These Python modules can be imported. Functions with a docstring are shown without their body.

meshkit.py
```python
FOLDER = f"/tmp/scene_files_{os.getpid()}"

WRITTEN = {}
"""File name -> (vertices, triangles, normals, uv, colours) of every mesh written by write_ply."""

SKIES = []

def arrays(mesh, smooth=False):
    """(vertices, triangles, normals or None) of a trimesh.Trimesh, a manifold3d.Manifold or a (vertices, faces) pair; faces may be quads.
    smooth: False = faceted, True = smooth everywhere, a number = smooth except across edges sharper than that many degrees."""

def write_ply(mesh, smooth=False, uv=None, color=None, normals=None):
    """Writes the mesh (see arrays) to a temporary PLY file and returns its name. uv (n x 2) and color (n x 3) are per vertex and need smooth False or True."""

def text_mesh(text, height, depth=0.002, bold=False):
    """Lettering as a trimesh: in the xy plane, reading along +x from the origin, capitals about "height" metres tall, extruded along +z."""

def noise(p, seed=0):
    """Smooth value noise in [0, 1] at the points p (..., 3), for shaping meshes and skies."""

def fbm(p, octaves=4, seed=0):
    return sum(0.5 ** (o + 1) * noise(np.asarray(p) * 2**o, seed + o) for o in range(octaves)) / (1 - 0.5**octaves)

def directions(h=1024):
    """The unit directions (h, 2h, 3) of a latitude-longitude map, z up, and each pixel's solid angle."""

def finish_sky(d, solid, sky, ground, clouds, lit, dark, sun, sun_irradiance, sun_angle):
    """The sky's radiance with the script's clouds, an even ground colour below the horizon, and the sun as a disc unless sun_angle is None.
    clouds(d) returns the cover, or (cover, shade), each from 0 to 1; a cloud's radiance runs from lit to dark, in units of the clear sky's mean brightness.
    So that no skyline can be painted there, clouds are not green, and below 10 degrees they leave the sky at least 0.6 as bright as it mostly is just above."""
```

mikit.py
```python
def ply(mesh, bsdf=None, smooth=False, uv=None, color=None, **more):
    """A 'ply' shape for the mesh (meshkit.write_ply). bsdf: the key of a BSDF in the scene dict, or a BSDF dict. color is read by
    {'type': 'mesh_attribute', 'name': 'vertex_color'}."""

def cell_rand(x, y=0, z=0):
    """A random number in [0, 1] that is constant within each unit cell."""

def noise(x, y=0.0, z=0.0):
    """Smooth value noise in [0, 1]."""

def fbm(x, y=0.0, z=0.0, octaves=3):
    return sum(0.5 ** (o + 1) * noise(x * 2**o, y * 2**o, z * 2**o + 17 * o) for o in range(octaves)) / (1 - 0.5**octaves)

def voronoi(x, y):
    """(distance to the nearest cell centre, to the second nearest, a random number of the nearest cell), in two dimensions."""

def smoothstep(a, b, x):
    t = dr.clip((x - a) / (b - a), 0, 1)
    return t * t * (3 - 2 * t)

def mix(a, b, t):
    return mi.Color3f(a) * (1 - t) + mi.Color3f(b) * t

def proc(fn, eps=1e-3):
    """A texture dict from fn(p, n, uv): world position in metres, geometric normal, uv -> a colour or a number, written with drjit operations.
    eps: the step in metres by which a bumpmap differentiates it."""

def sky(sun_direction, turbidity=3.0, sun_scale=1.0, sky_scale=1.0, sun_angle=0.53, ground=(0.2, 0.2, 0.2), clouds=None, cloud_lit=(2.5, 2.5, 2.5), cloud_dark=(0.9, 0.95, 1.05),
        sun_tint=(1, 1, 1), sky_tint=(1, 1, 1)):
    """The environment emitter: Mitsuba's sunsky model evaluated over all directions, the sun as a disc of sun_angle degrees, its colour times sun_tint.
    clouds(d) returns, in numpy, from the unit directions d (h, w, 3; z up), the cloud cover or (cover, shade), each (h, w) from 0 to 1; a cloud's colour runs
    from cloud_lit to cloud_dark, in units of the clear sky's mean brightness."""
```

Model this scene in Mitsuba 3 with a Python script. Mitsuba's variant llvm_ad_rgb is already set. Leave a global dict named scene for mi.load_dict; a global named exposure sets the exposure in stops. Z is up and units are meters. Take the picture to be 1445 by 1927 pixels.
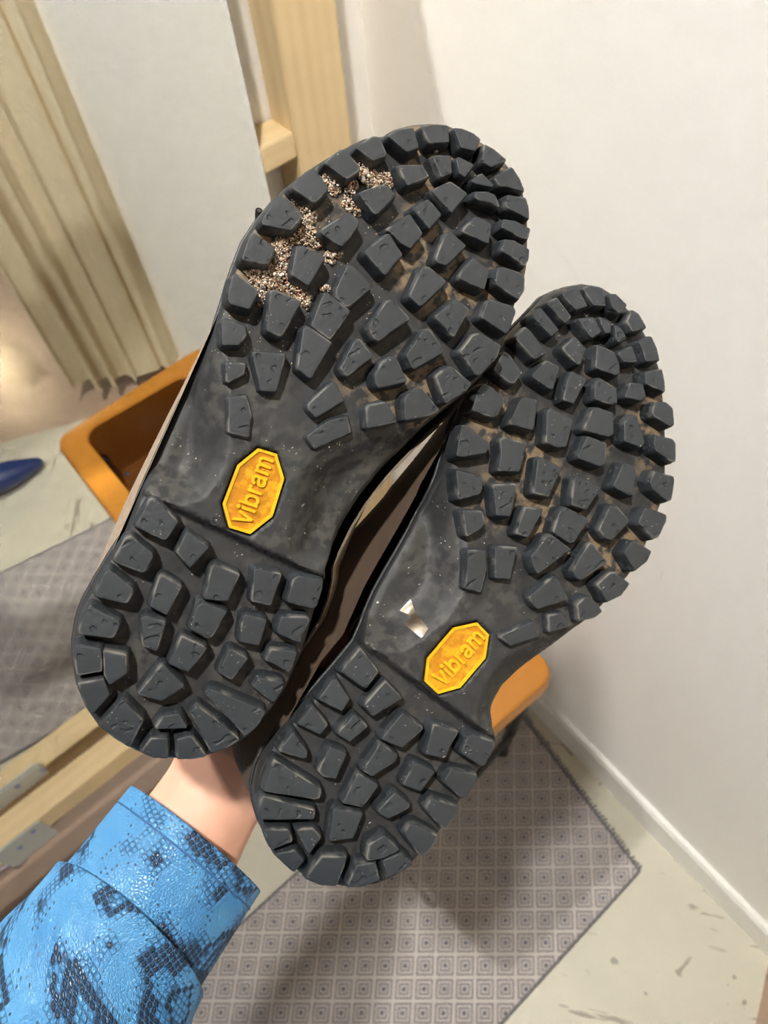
import math, random
import numpy as np, trimesh, manifold3d, mitsuba as mi, drjit as dr
import shapely, shapely.geometry as sg
from scipy.spatial import Delaunay, cKDTree
import mikit, meshkit
from mikit import ply, proc, noise, fbm, voronoi, cell_rand, smoothstep, mix
random.seed(5); rng = np.random.default_rng(5)
T4 = mi.ScalarTransform4f
scene, labels = {}, {}

# ------------------------------------------------------------------ camera
# world: x to the right along the mirror wall, y towards the mirror wall, z up; the camera stands over the origin, 1.6 m up
EYE = np.array([0, 0, 1.6])
CAM = np.array([[0.7555, -0.5742, 0.3154], [-0.6508, -0.6029, 0.4614], [-0.0748, -0.5539, -0.8292]])   # columns: right, down, forward
FWD = CAM[:, 2]
scene['camera'] = {'type': 'thinlens', 'fov': 53.07, 'fov_axis': 'x', 'aperture_radius': 0.0008, 'focus_distance': 0.318, 'near_clip': 0.01,
    'to_world': T4().look_at(origin=EYE.tolist(), target=(EYE + FWD).tolist(), up=(-CAM[:, 1]).tolist())}
exposure = -0.37
# ------------------------------------------------------------------ light: cubicle and shop lamps, an added lamp for mirror-reflected light, and the even light of the bright shop
AMBIENT = (0.17, 0.17, 0.166)
scene['shop_light'] = {'type': 'constant', 'radiance': {'type': 'rgb', 'value': list(AMBIENT)}}
LAMPS = [((-0.13, 0.05, 2.87), 0.042, (3300, 3210, 3015)), ((-0.18, 1.15, 3.0), 0.045, (2200, 2140, 2015)), ((0.29, -4.19, 2.6), 0.06, (800, 600, 360))]  # second lamp is added, standing in for lamp light off the mirror

def srgb(*c):
    c = np.array(c, float) / 255
    return np.where(c <= .04045, c / 12.92, ((c + .055) / 1.055) ** 2.4).tolist()
def rgb(*c): return {'type': 'rgb', 'value': srgb(*c)}
def pr(color, rough=.5, **k):
    d = {'type': 'principled', 'base_color': color, 'roughness': rough}
    d.update(k); return {'type': 'twosided', 'bsdf': d}
def bump(inner, fn, scale=1., eps=4e-4):
    return {'type': 'twosided', 'bsdf': {'type': 'bumpmap', 'nested': proc(fn, eps), 'scale': scale, 'bsdf': inner['bsdf']}}
def tag(key, label, cat=None, group=None, kind=None):
    labels[key] = {k: v for k, v in (('label', label), ('category', cat), ('group', group), ('kind', kind)) if v}
count = {}
def add(key, mesh, bsdf, smooth=False, **k):
    n = count.get(key, 0); count[key] = n + 1
    name = key if n == 0 else f'{key}_{n:03d}'
    scene[name] = ply(mesh, bsdf, smooth, **k)
    return name
def box(x0, x1, y0, y1, z0, z1, r=0.0):
    if r <= 0:
        b = trimesh.creation.box((x1 - x0, y1 - y0, z1 - z0)); b.apply_translation(((x0 + x1) / 2, (y0 + y1) / 2, (z0 + z1) / 2)); return b
    pts = []
    for sx in (x0 + r, x1 - r):
        for sy in (y0 + r, y1 - r):
            for sz in (z0 + r, z1 - r):
                for d in ((1, 0, 0), (0, 1, 0), (0, 0, 1), (.58, .58, .58), (.7, .7, 0), (.7, 0, .7), (0, .7, .7)):
                    for sgn in np.ndindex(2, 2, 2):
                        pts.append(np.array((sx, sy, sz)) + r * np.array(d) * (1 - 2 * np.array(sgn)))
    return trimesh.convex.convex_hull(np.array(pts))
def tube(path, r, n=12, cap=True):
    path = np.asarray(path, float); rr = np.broadcast_to(np.asarray(r, float), len(path))
    t = np.gradient(path, axis=0); t /= np.linalg.norm(t, axis=1, keepdims=True)
    a = np.cross(t[0], [0.31, 0.2, 0.93]); a /= np.linalg.norm(a); V = []
    for i in range(len(path)):
        a = a - (a @ t[i]) * t[i]; a /= np.linalg.norm(a); b = np.cross(t[i], a)
        th = np.arange(n) * 2 * np.pi / n
        V.append(path[i] + rr[i] * (np.cos(th)[:, None] * a + np.sin(th)[:, None] * b))
    V = np.vstack(V); F = []
    for i in range(len(path) - 1):
        for j in range(n):
            k = (j + 1) % n; F += [[i * n + j, i * n + k, (i + 1) * n + k], [i * n + j, (i + 1) * n + k, (i + 1) * n + j]]
    if cap:
        V = np.vstack([V, path[:1], path[-1:]]); c0, c1, e = len(V) - 2, len(V) - 1, (len(path) - 1) * n
        for j in range(n): F += [[c0, (j + 1) % n, j], [c1, e + j, e + (j + 1) % n]]
    return trimesh.Trimesh(V, F, process=False)
def extrude(poly, z0, z1):
    m = trimesh.creation.extrude_polygon(poly, z1 - z0, engine='earcut'); m.apply_translation((0, 0, z0)); return m
def join(*m): return trimesh.util.concatenate(list(m))
def spline(pts, n=40):
    from scipy.interpolate import CubicSpline
    pts = np.asarray(pts, float); t = np.r_[0, np.cumsum(np.linalg.norm(np.diff(pts, axis=0), axis=1))]
    return CubicSpline(t, pts)(np.linspace(0, t[-1], n))

# ------------------------------------------------------------------ materials of the place
def wall_bump(p, n, uv): return fbm(p.x * 260, p.y * 260, p.z * 260, 2) * 0.00016
scene['wall_paint'] = bump(pr(rgb(236, 234, 229), .6, specular=.3), wall_bump, 1., 1e-3)
scene['white_gloss'] = pr(rgb(232, 231, 226), .35)
def floor_color(p, n, uv):
    c = mix(srgb(203, 198, 180), srgb(192, 188, 172), fbm(p.x * 9, p.y * 9, 0, 4))
    u, v = p.x * .8 + p.y * .6, -p.x * .6 + p.y * .8
    scr = smoothstep(.69, .76, fbm(u * 95, v * 14, 3., 3)) * smoothstep(.50, .62, fbm(p.x * 6, p.y * 6, 8., 2))
    c = mix(c, srgb(128, 122, 108), scr * .75)
    spot = smoothstep(.80, .86, fbm(p.x * 60, p.y * 60, 5., 2)) * smoothstep(.5, .6, fbm(p.x * 7, p.y * 7, 2., 2))
    return mix(c, srgb(110, 105, 94), spot * .6)
scene['floor_paint'] = pr(proc(floor_color), .42, specular=.4)
def shop_floor_color(p, n, uv): return mix(srgb(172, 150, 132), srgb(150, 128, 112), fbm(p.x * 5, p.y * 5, 0, 4))
scene['shop_floor_paint'] = pr(proc(shop_floor_color), .22, specular=.6)
def pine(p, n, uv):
    g = fbm(p.x * 60, p.y * 60, p.z * 5, 3)
    ring = .5 + .5 * dr.sin((p.x * 420 + p.y * 300 + 9 * fbm(p.x * 8, p.y * 8, p.z * 3, 2)))
    c = mix(srgb(224, 200, 158), srgb(210, 184, 140), g)
    c = mix(c, srgb(196, 166, 120), ring * .22)
    return mix(c, srgb(160, 108, 62), smoothstep(.80, .88, fbm(p.x * 16, p.y * 16, p.z * 9, 2)))
scene['pine'] = pr(proc(pine), .5, specular=.3)
def pine_h(p, n, uv):
    g = fbm(p.x * 5, p.y * 60, p.z * 60, 3)
    ring = .5 + .5 * dr.sin(p.z * 520 + p.y * 330 + 9 * fbm(p.x * 3, p.y * 8, p.z * 8, 2))
    return mix(mix(srgb(226, 202, 160), srgb(210, 184, 140), g), srgb(196, 166, 120), ring * .25)
scene['pine_across'] = pr(proc(pine_h), .5, specular=.3)
scene['mirror_silver'] = {'type': 'twosided', 'bsdf': {'type': 'conductor', 'material': 'none', 'specular_reflectance': {'type': 'rgb', 'value': [.89, .895, .865]}}}
scene['glass_edge'] = pr(rgb(96, 112, 98), .15)

# ------------------------------------------------------------------ the room
YW, YM = 0.70, 0.655                                                # mirror wall, mirror glass
def xw(y): return 0.510 + 0.036 * y                                 # right wall
def slab(p0, p1, th, z0, z1):                                       # upright slab, its face on the line p0-p1, thickness to the right of it
    p0, p1 = np.array(p0), np.array(p1); d = (p1 - p0) / np.linalg.norm(p1 - p0); q = np.array([d[1], -d[0]]) * th
    return extrude(sg.Polygon([p0, p1, p1 + q, p0 + q]), z0, z1)
add('wall_right', slab((xw(.78), .78), (xw(-.44), -.44), -.08, 0, 2.05), 'wall_paint')
scene['wall_right'] = ply(extrude(sg.Polygon([(xw(.78), .78), (xw(-.44), -.44), (xw(-.44) + .08, -.44), (xw(.78) + .08, .78)]), 0, 2.05), 'wall_paint')
add('wall_mirror_side', join(box(-1.6, .36, YW, YW + .06, .385, 1.45), box(.36, xw(.7), YW, YW + .06, 0, 1.45)), 'wall_paint')
def base_profile(p0, p1, nx, ny, h=.086, th=.014):
    prof = [(0, 0), (th, 0), (th, h - .006), (th - .005, h), (0, h)]
    V = [[p[0] + nx * a, p[1] + ny * a, z] for p in (p0, p1) for a, z in prof]; m = len(prof)
    F = [[i, (i + 1) % m, m + (i + 1) % m] for i in range(m)] + [[i, m + (i + 1) % m, m + i] for i in range(m)] + [[0, i + 1, i] for i in range(1, m - 1)] + [[m, m + i, m + i + 1] for i in range(1, m - 1)]
    t = trimesh.Trimesh(V, F, process=False); t.fix_normals(); return t
add('baseboard_right', base_profile((xw(.70), .70), (xw(-.44), -.44), -1, 0.036), 'white_gloss')
add('baseboard_mirror_side', base_profile((.36, YW), (xw(YW) - .014, YW), 0, -1), 'white_gloss')
EDGE = [(-2.2, -1.42), (-.02, -.50), (.27, -.377), (.56, -.26)]      # where the painted floor of the cubicle meets the shop floor
add('floor', extrude(sg.Polygon(EDGE + [(.62, .74), (.36, .70), (.30, .63), (-2.2, .66)]), -.05, 0), 'floor_paint')
add('floor_shop', extrude(sg.Polygon([(-6, -8), (8, -8), (8, 8), (-6, 8), (-6, .66), (-2.2, .66), (.30, .63), (.36, .70), (.62, .74), (.56, -.26)] + EDGE[::-1][1:] + [(-6, -1.42)]), -.05, -.001), 'shop_floor_paint')
for k in ('wall_right', 'wall_mirror_side', 'baseboard_right', 'baseboard_mirror_side', 'floor', 'floor_shop'): pass
add('wall_shop_back', box(-5, 5, 4.5, 4.6, 0, 3.3), 'wall_paint'); tag('wall_shop_back', 'white wall at the back of the shop', kind='structure')
add('wall_shop_left', box(-5.1, -5, -6, 4.6, 0, 3.3), 'wall_paint'); tag('wall_shop_left', 'white wall at the left of the shop', kind='structure')
tag('wall_right', 'white painted cubicle wall on the right', kind='structure')
tag('wall_mirror_side', 'white wall behind the mirror and its wooden frame', kind='structure')
tag('baseboard_right', 'low white baseboard along the right wall', kind='structure')
tag('baseboard_mirror_side', 'short white baseboard in the corner beside the mirror', kind='structure')
tag('floor', 'cream painted concrete floor with dark scuffs', kind='structure')
tag('floor_shop', 'glossy brown shop floor past the curtain and under the mirror', kind='structure')

# ------------------------------------------------------------------ mirror, wooden frame, bracket, cord
add('mirror_support__upright', box(.402, .474, YM + .003, YW - .0005, 0, 1.44, .003), 'pine')
add('mirror_support__upright', box(-1.15, -1.08, YM + .003, YW - .0005, 0, 1.44, .003), 'pine')
for z in (1.1415, .43): add('mirror_support__crossbar', box(-1.08, .402, YM + .003, YW - .003, z, z + .029, .003), 'pine_across')
tag('mirror_support', 'pale pine frame of upright and crossbars on the wall behind the mirror', 'wooden frame')
add('mirror__glass', box(-1.0, .357, YM, YM + .0022, .392, 1.44), 'mirror_silver')
add('mirror__backing', box(-1.0, .357, YM + .0022, YM + .0030, .392, 1.44), 'glass_edge')
tag('mirror', 'frameless wall mirror showing curtain, stool and rug', 'mirror')
add('wooden_ledge__rail', box(-1.1, .36, .600, .644, .364, .412, .003), 'pine_across')
for x in (-.95, .30): add('wooden_ledge__block', box(x, x + .05, .643, YW, .345, .385, .002), 'pine_across')
tag('wooden_ledge', 'pale pine rail running along the bottom of the mirror', 'ledge')
scene['bracket_plastic'] = pr(rgb(168, 170, 166), .3, specular=.5)
scene['screw_steel'] = {'type': 'twosided', 'bsdf': {'type': 'principled', 'base_color': rgb(140, 150, 200), 'metallic': .9, 'roughness': .3}}
def screw(key, c, d, r=.004):
    d = np.array(d, float); m = trimesh.creation.icosphere(2, r); m.vertices[:, 2] = np.maximum(m.vertices[:, 2], 0) * .6
    cut = box(-r * .8, r * .8, -r * .12, r * .12, r * .35, r)
    m.apply_transform(trimesh.geometry.align_vectors([0, 0, 1], d)); m.apply_translation(c); return add(key, m, 'screw_steel', True)
def plate(w, h, th, rad):
    p = sg.box(-w / 2 + rad, -h / 2 + rad, w / 2 - rad, h / 2 - rad).buffer(rad, 6); return extrude(p, 0, th)
def front_plate(x, z, w, h, y, rad=.006, th=.003):
    m = plate(w, h, th, rad); m.apply_transform(trimesh.transformations.rotation_matrix(np.pi / 2, (1, 0, 0))); m.apply_translation((x, y, z)); return m
add('plastic_bracket__plate', front_plate(-.338, .372, .08, .075, .600), 'bracket_plastic')
screw('plastic_bracket__screw', (-.315, .597, .395), (0, -1, 0)); screw('plastic_bracket__screw', (-.345, .597, .380), (0, -1, 0))
tag('plastic_bracket', 'grey plastic bracket screwed to the front of the pine rail', 'bracket')
add('mirror_clip__plate', front_plate(-.30, .432, .10, .04, YM - .0005), 'bracket_plastic')
screw('mirror_clip__screw', (-.252, YM - .004, .434), (0, -1, 0)); screw('mirror_clip__screw', (-.292, YM - .004, .440), (0, -1, 0))
tag('mirror_clip', 'grey clip holding the lower edge of the mirror glass', 'clip')
scene['cord_white'] = pr(rgb(190, 184, 196), .4)
add('white_cord__cable', tube(spline([(-.300, .80, .004), (-.318, .795, .004), (-.345, .787, .004), (-.40, .775, .004), (-.46, .765, .004), (-.60, .80, .004), (-.8, .80, .004)], 40), .0035, 8), 'cord_white', True)
pg_ = trimesh.creation.cylinder(.016, .03, sections=24); pg_.apply_translation((-.462, .765, .0155))
add('white_cord__plug', pg_, 'cord_white', 30)
tag('white_cord', 'white cord with a round plug on the brown floor under the mirror ledge', 'cord')

# ------------------------------------------------------------------ ceiling lamps, the second one added
scene['lamp_metal'] = pr(rgb(225, 225, 222), .4)
for i, (c, r, power) in enumerate(LAMPS):
    k = 'ceiling_spotlight' + ('' if i == 0 else f'_{i:03d}')
    s = trimesh.creation.icosphere(3, r); s.apply_translation(c)
    scene[k + '__bulb'] = {**ply(s, 'lamp_metal', True), 'emitter': {'type': 'area', 'radiance': {'type': 'rgb', 'value': [float(x) for x in power]}}}
    sh = trimesh.creation.cylinder(r * .9, .1, sections=24); sh.apply_translation((c[0], c[1], c[2] + r + .05))
    scene[k + '__holder'] = ply(sh, 'lamp_metal', 30)
    tag(k, ('spotlight hanging straight above the cubicle', 'added lamp past the mirror wall for light reflected by the mirror', 'warm spotlight far off in the shop behind the curtain')[i], 'lamp')

# ------------------------------------------------------------------ rug
RUG = [(-.75, -.20), (-.2, -.10), (.06, -.053), (.43, -.054), (.483, .294), (.497, .375), (-.2, .374), (-.41, .344), (-.75, .30)]
RD = np.array([1.0, .03]); RD /= np.linalg.norm(RD); RP = .0525
def rug_color(p, n, uv):
    x = (p.x * RD[0] + p.y * RD[1]) / RP; y = (p.y * RD[0] - p.x * RD[1]) / (RP * .92)
    a, b = x + y, x - y
    fa, fb = dr.abs(a - dr.floor(a) - .5), dr.abs(b - dr.floor(b) - .5)
    m = dr.maximum(fa, fb)
    light = smoothstep(.40, .44, m) + smoothstep(.235, .265, m) * (1 - smoothstep(.325, .355, m)) + smoothstep(.085, .105, m) * (1 - smoothstep(.155, .175, m))
    core = 1 - smoothstep(.075, .09, m)
    c = mix(srgb(130, 124, 126), srgb(196, 189, 184), dr.minimum(light, 1) * .9)
    c = mix(c, srgb(96, 96, 108), core)
    th = .5 + .5 * dr.sin(p.x * 2600) * dr.sin(p.y * 2600)
    return c * (.86 + .2 * th + .1 * fbm(p.x * 30, p.y * 30, 1., 2))
def rug_bump(p, n, uv):
    x = (p.x * RD[0] + p.y * RD[1]) / RP; y = (p.y * RD[0] - p.x * RD[1]) / (RP * .92)
    a, b = x + y, x - y
    m = dr.maximum(dr.abs(a - dr.floor(a) - .5), dr.abs(b - dr.floor(b) - .5))
    return .0006 * (smoothstep(.40, .44, m) + smoothstep(.235, .265, m) * (1 - smoothstep(.325, .355, m))) + .0004 * dr.sin(p.x * 2000) * dr.sin(p.y * 2000)
scene['rug_weave'] = bump(pr(proc(rug_color), .95, specular=.1, sheen=.3), rug_bump, 1., 6e-4)
scene['rug_edge'] = pr(rgb(104, 102, 108), .9)
rp = sg.Polygon(RUG); add('woven_rug__weave', extrude(rp, 0.0005, .005), 'rug_weave')
ring = np.array(rp.buffer(-.002).exterior.coords); ring = np.array(sg.LineString(ring).segmentize(.02).coords)
add('woven_rug__hem', tube(np.c_[ring, np.full(len(ring), .0042)], .0026, 6, False), 'rug_edge', True)
fr = []
e0, e1 = np.array(RUG[3]), np.array(RUG[5])
for t in np.linspace(0.01, .99, 60):
    q = e0 + (e1 - e0) * t; w = rng.uniform(.004, .009)
    fr.append(tube([(q[0] - .006, q[1], .0055), (q[0], q[1] + .001, .0055), (q[0] + w, q[1] + rng.uniform(-.002, .002), .002)], .0016, 5))
add('woven_rug__fringe', join(*fr), 'rug_edge', True); labels['woven_rug__fringe'] = {'kind': 'stuff'}
tag('woven_rug', 'grey flat woven rug with nested diamonds on the cream floor', 'rug')

# ------------------------------------------------------------------ stool
scene['orange_plastic'] = pr(rgb(214, 138, 44), .32, specular=.5)
scene['recess_brown'] = pr(rgb(120, 70, 24), .35, specular=.5)  # recess walls and pan, a darker brown than the orange rim
scene['black_metal'] = pr(rgb(26, 26, 28), .4)
scene['steel'] = {'type': 'twosided', 'bsdf': {'type': 'principled', 'base_color': rgb(190, 188, 184), 'metallic': .8, 'roughness': .35}}
def stool():
    zt = .576; out = sg.Polygon([(.062, .212), (.392, .201), (.398, .50), (.056, .505)]).buffer(-.028).buffer(.030, 10)
    inn = sg.Polygon([(.106, .236), (.325, .245), (.328, .474), (.104, .478)]).buffer(-.03).buffer(.03, 10)
    def ring(poly, n=120): l = poly.exterior; return np.array([l.interpolate(t, True).coords[0] for t in np.arange(n) / n])
    prof = [(inn.buffer(-.008), zt - .125), (inn.buffer(-.006), zt - .06), (inn, zt - .004), (inn.buffer(.0025), zt), (out.buffer(-.009), zt), (out.buffer(-.003), zt - .003), (out, zt - .012), (out, zt - .034), (out.buffer(-.004), zt - .04), (inn.buffer(-.004), zt - .128), (inn.buffer(-.008), zt - .130)]
    rings = []
    for p, z in prof:
        r = ring(p); k = np.argmin(np.linalg.norm(r - np.array((.08, .21)), axis=1)); r = np.roll(r, -k, 0)
        if not p.exterior.is_ccw: r = np.roll(r[::-1], 1, 0)
        rings.append(np.c_[r, np.full(len(r), z)])
    n = len(rings[0]); V = np.vstack(rings); F = []
    for i in range(len(rings) - 1):
        for j in range(n): k = (j + 1) % n; F += [[i * n + j, (i + 1) * n + j, (i + 1) * n + k], [i * n + j, (i + 1) * n + k, i * n + k]]
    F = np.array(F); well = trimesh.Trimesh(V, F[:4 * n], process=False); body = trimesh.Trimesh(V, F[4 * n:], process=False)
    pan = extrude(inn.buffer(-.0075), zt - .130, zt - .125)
    add('orange_stool__seat', body, 'orange_plastic', 35); add('orange_stool__seat_well', well, 'recess_brown', 35); add('orange_stool__seat_pan', pan, 'recess_brown')
    for c in ((.135, .262), (.128, .345), (.14, .45), (.235, .26), (.305, .265), (.235, .452), (.305, .45)):
        screw('orange_stool__rivet', (c[0], c[1], zt - .125), (0, 0, 1), .005)
    scene_steel = box(.20, .27, .30, .37, zt - .125, zt - .118, .002); add('orange_stool__plate', scene_steel, 'steel', 30)
    for sx, sy, fx, fy in ((.37, .222, .398, .262 + .012), (.11, .28, .10, .33), (.37, .485, .405, .52), (.10, .49, .065, .53)):
        L = add('orange_stool__leg', tube([(sx, sy, zt - .036), (fx, fy, .012)], .010, 14), 'black_metal', True)
        add(L + '__foot', tube([(fx, fy, .0005 + .005), (fx, fy, .025)], .013, 14), 'black_metal', 30)
    for z in (.2,): add('orange_stool__rail', join(tube([(.388, .25, z), (.08, .222, z)], .006, 10), tube([(.393, .51, z), (.077, .517, z)], .006, 10), tube([(.388, .25, z), (.393, .51, z)], .006, 10), tube([(.08, .222, z), (.077, .517, z)], .006, 10)), 'black_metal', True)
    tag('orange_stool', 'orange stool with a sunken seat and thin black legs in the corner', 'stool')
stool()

# ------------------------------------------------------------------ curtain (real one stands behind the camera, seen in the mirror)
def cloth_color(p, n, uv): return mix(srgb(216, 204, 178), srgb(202, 189, 160), fbm(p.x * 160, p.y * 160, p.z * 50, 2))
scene['curtain_cloth'] = bump(pr(proc(cloth_color), .9, sheen=.4), lambda p, n, uv: .0005 * fbm(p.x * 700, p.y * 700, p.z * 350, 2), 1., 5e-4)
def curtain():
    A, B = np.array([.497, -.315]), np.array([.232, -.50]); d = (B - A); Ln = np.linalg.norm(d); d /= Ln; q = np.array([-d[1], d[0]])
    ns, nz = 260, 40; V = []
    for iz in range(nz + 1):
        z = .05 + (2.1 - .05) * iz / nz
        for i in range(ns + 1):
            s = i / ns; ph = 2 * np.pi * (4.6 * s + .32 * np.sin(2 * np.pi * s * 1.3 + .6))
            amp = .033 * (.75 + .25 * np.sin(9 * s + 1)) * (1 + .12 * np.sin(3 * z + 7 * s))
            off = amp * (np.sin(ph) + .28 * np.sin(2 * ph + .8)); sl = .012 * np.sin(ph * 2)
            hem = 0
            V.append([*(A + d * (s * Ln + sl) + q * off), z + hem])
    V = np.array(V); F = []
    for iz in range(nz):
        for i in range(ns):
            a = iz * (ns + 1) + i; F += [[a, a + 1, a + ns + 2], [a, a + ns + 2, a + ns + 1]]
    m = trimesh.Trimesh(V, F, process=False); nrm = m.vertex_normals; m2 = trimesh.Trimesh(V - nrm * .0016, m.faces[:, ::-1], process=False)
    return join(m, m2)
add('beige_curtain__cloth', curtain(), 'curtain_cloth', True)
add('beige_curtain__rod', tube([(.497, -.315, 2.12), (-.9, -1.29, 2.12)], .012, 14), 'steel', True)
tag('beige_curtain', 'beige pleated cubicle curtain gathered beside the right wall, seen in the mirror', 'curtain')

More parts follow.
